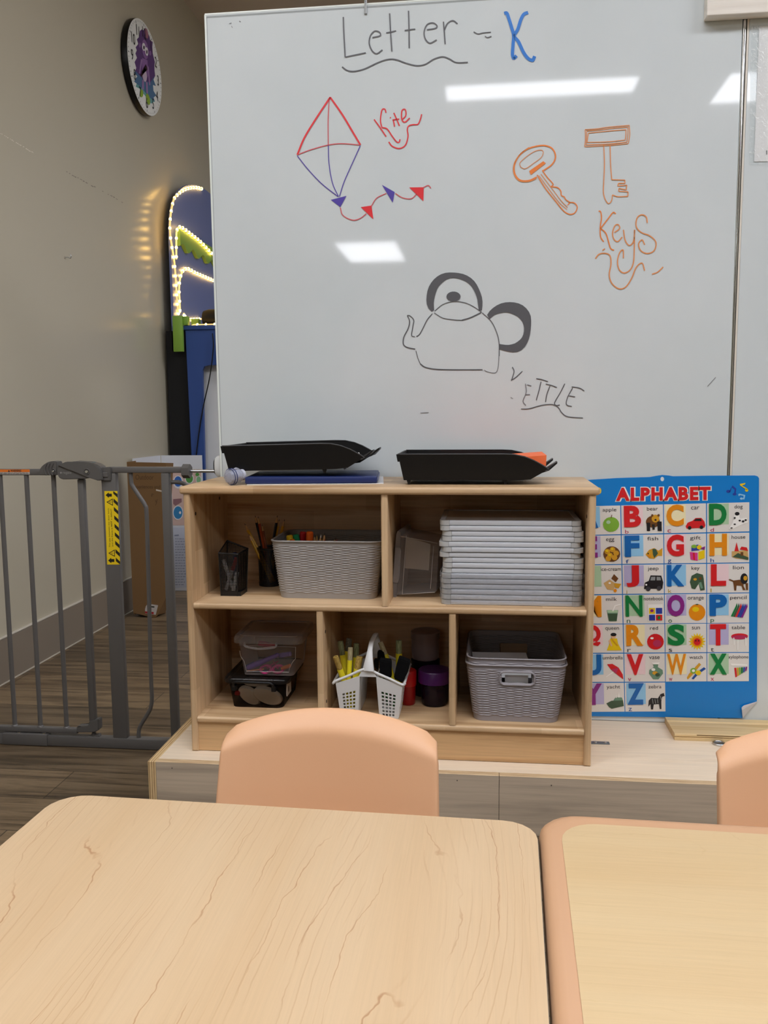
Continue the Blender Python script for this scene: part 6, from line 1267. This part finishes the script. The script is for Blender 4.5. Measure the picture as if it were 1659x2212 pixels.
# ---------------------------------------------------------------- tables
M_map = maple('maple_laminate', 1, '#cfb592', '#a97f5a', 9, .8); M_map2 = maple('ash_laminate', 0, '#cfb68c', '#b89a6c', 16, .3)
M_ted = mat('grey_edge_band', '#6f6e6c', .5)
def table(label, P0, th, w, l, top, r, edge, inset, bull):
    ux, vy = Vector((math.cos(th), math.sin(th), 0)), Vector((-math.sin(th), math.cos(th), 0)); ctr = P0+ux*w/2-vy*l/2; ctr.z = FL
    q = thing('school_table', label, 'table', ctr); zt_ = P0.z
    def rr(ins, rad, z): 
        base = rrect(w/2-ins, l/2-ins, rad, .012); c = P0+ux*w/2-vy*l/2
        return [Vector((c.x+ux.x*x+vy.x*y, c.y+ux.y*x+vy.y*y, z)) for x, y in base]
    if bull:
        bm = mb(); R = [rr(i_, max(.01, r-i_), zt_+dz) for i_, dz in ((inset+.001, -.0006), (.012, .0002), (.006, -.0012), (.002, -.005), (0, -.012), (.002, -.022), (.008, -.028), (.03, -.028))]
        n = min(len(a) for a in R)
        base = rrect(w/2, l/2, r, .012); c = P0+ux*w/2-vy*l/2; rs = []
        for i_, dz in ((inset+.0005, -.0008), (inset*.6, .0006), (.010, .0004), (.005, -.0014), (.0015, -.006), (0, -.013), (.002, -.022), (.008, -.028), (.03, -.028)):
            fx, fy_ = (w/2-i_)/(w/2), (l/2-i_)/(l/2); rs.append([bm.verts.new((c.x+ux.x*x*fx+vy.x*y*fy_, c.y+ux.y*x*fx+vy.y*y*fy_, zt_+dz)) for x, y in base])
        for a, b_ in zip(rs, rs[1:]): bridge(bm, a, b_)
        cap(bm, rs[-1]); obj('moulded_edge', bm, edge, parent=q, smooth=50)
        bm = mb(); base = rrect(w/2, l/2, r, .012); fx, fy_ = (w/2-inset)/(w/2), (l/2-inset)/(l/2); P = [Vector((c.x+ux.x*x*fx+vy.x*y*fy_, c.y+ux.y*x*fx+vy.y*y*fy_, zt_)) for x, y in base]; prism(bm, P, (0, 0, -.012)); obj('laminate_top', bm, top, parent=q)
    else:
        bm = mb(); prism(bm, rr(0, r, zt_-.0012), (0, 0, -.026)); obj('edge_band', bm, edge, parent=q, smooth=30)
        bm = mb(); prism(bm, rr(.0004, r, zt_), (0, 0, -.0011)); obj('laminate_top', bm, top, parent=q)
    for sx_ in (-1, 1):
        for sy in (-1, 1):
            c = P0+ux*w/2-vy*l/2+ux*(w/2-.07)*sx_+vy*(l/2-.07)*sy
            bm = mb(); lathe(bm, (c.x, c.y, FL+.0005), [(.016, 0), (.016, .012), (.0135, .014), (.0135, .18), (.017, .182), (.017, P0.z-FL-.0285)], 18); obj('leg', bm, M_chrome, parent=q, smooth=40)
    return q
zt_ = .25
p = atZ(112, 1722, zt_)
table('wide maple laminate table with rounded corners at front left', Vector((.0865, -.7575, zt_)), -.028, .6485, .72, M_map, .044, M_ted, 0, False)
table('pale laminate table with thick peach edge at front right', Vector((.7375, -.7440, zt_)), -.028, .92, .72, M_map2, .050, M_peachedge, .027, True)
# ---------------------------------------------------------------- chairs
def chair(label):
    cx = .4285; q = thing('school_chair', label, 'chair', (cx, -.72, FL), 'peach plastic chairs')
    NU, NV = 40, 40; bm = mb(); g_ = {}
    for i in range(NU+1):
        u = -1+2*i/NU
        for j in range(NV+1):
            v = j/NV; hw = .1725-.004*v
            zt2 = .3085-.0335*abs(u)**2.1; zb2 = .085+.0*abs(u)
            z = zb2+(zt2-zb2)*v
            # corner rounding at the top
            y = -.612+.050*v-.030*u*u*(1-.35*v)
            if v > .86: y += ((v-.86)/.14)**1.35*.024
            e = max(0, (v-.93)/.07)*max(0, abs(u)-.9)/.1; z -= e*.010
            g_[i, j] = bm.verts.new((cx+hw*u, y, z))
    for i in range(NU):
        for j in range(NV): bm.faces.new((g_[i, j], g_[i+1, j], g_[i+1, j+1], g_[i, j+1]))
    obj('backrest', bm, M_peach, parent=q, smooth=60, recalc=False, mods=[('SOLIDIFY', dict(thickness=.013, offset=-1)), ('BEVEL', dict(width=.004, segments=3, limit_method='ANGLE', angle_limit=math.radians(50)))])
    bm = mb(); g_ = {}
    for i in range(21):
        u = -1+i/10
        for j in range(25):
            t_ = j/24; y = -.628-.30*t_; z = .098+.022*(1-t_)**3*0-.010*math.sin(t_*math.pi)-.028*max(0, (t_-.8)/.2)**2+.006*u*u; hw = .168-.012*t_**2
            g_[i, j] = bm.verts.new((cx+hw*u, y, z))
    for i in range(20):
        for j in range(24): bm.faces.new((g_[i, j], g_[i+1, j], g_[i+1, j+1], g_[i, j+1]))
    obj('seat', bm, M_peach, parent=q, smooth=60, mods=[('SOLIDIFY', dict(thickness=.009, offset=0))])
    for s in (-1, 1):
        for yt, yb2 in ((-.66, -.60), (-.86, -.93)):
            bm = mb(); tube(bm, smooth_pts([(cx+s*.11, yt, .083), (cx+s*.135, yt, .077), (cx+s*.15, yt+(yb2-yt)*.1, .06), (cx+s*.158, yb2, FL+.002)], 5), .009, 12); obj('leg', bm, M_chrome, parent=q, smooth=60)
    return q
c1 = chair('peach plastic chair tucked behind the maple table')
dup(c1, (atY(1551, 1700, -.60).x-(.4285-.1725), 0, 0), 'peach plastic chair at right edge, behind the peach edged table')
# ---------------------------------------------------------------- world and exposure
w = bpy.data.worlds.new('world'); sc.world = w; w.use_nodes = True; w.node_tree.nodes['Background'].inputs[0].default_value = (.6, .62, .65, 1); w.node_tree.nodes['Background'].inputs[1].default_value = .3
sc.view_settings.view_transform = 'Standard'; sc.view_settings.look = 'None'; sc.view_settings.gamma = 1; sc.view_settings.use_curve_mapping = False
sc.view_settings.exposure = 0.77
sc.cycles.max_bounces = 10; sc.cycles.transparent_max_bounces = 24; sc.cycles.diffuse_bounces = 5; sc.cycles.glossy_bounces = 4
sc.cycles.use_denoising = True; sc.cycles.sample_clamp_indirect = 6; sc.cycles.caustics_reflective = False; sc.cycles.caustics_refractive = False
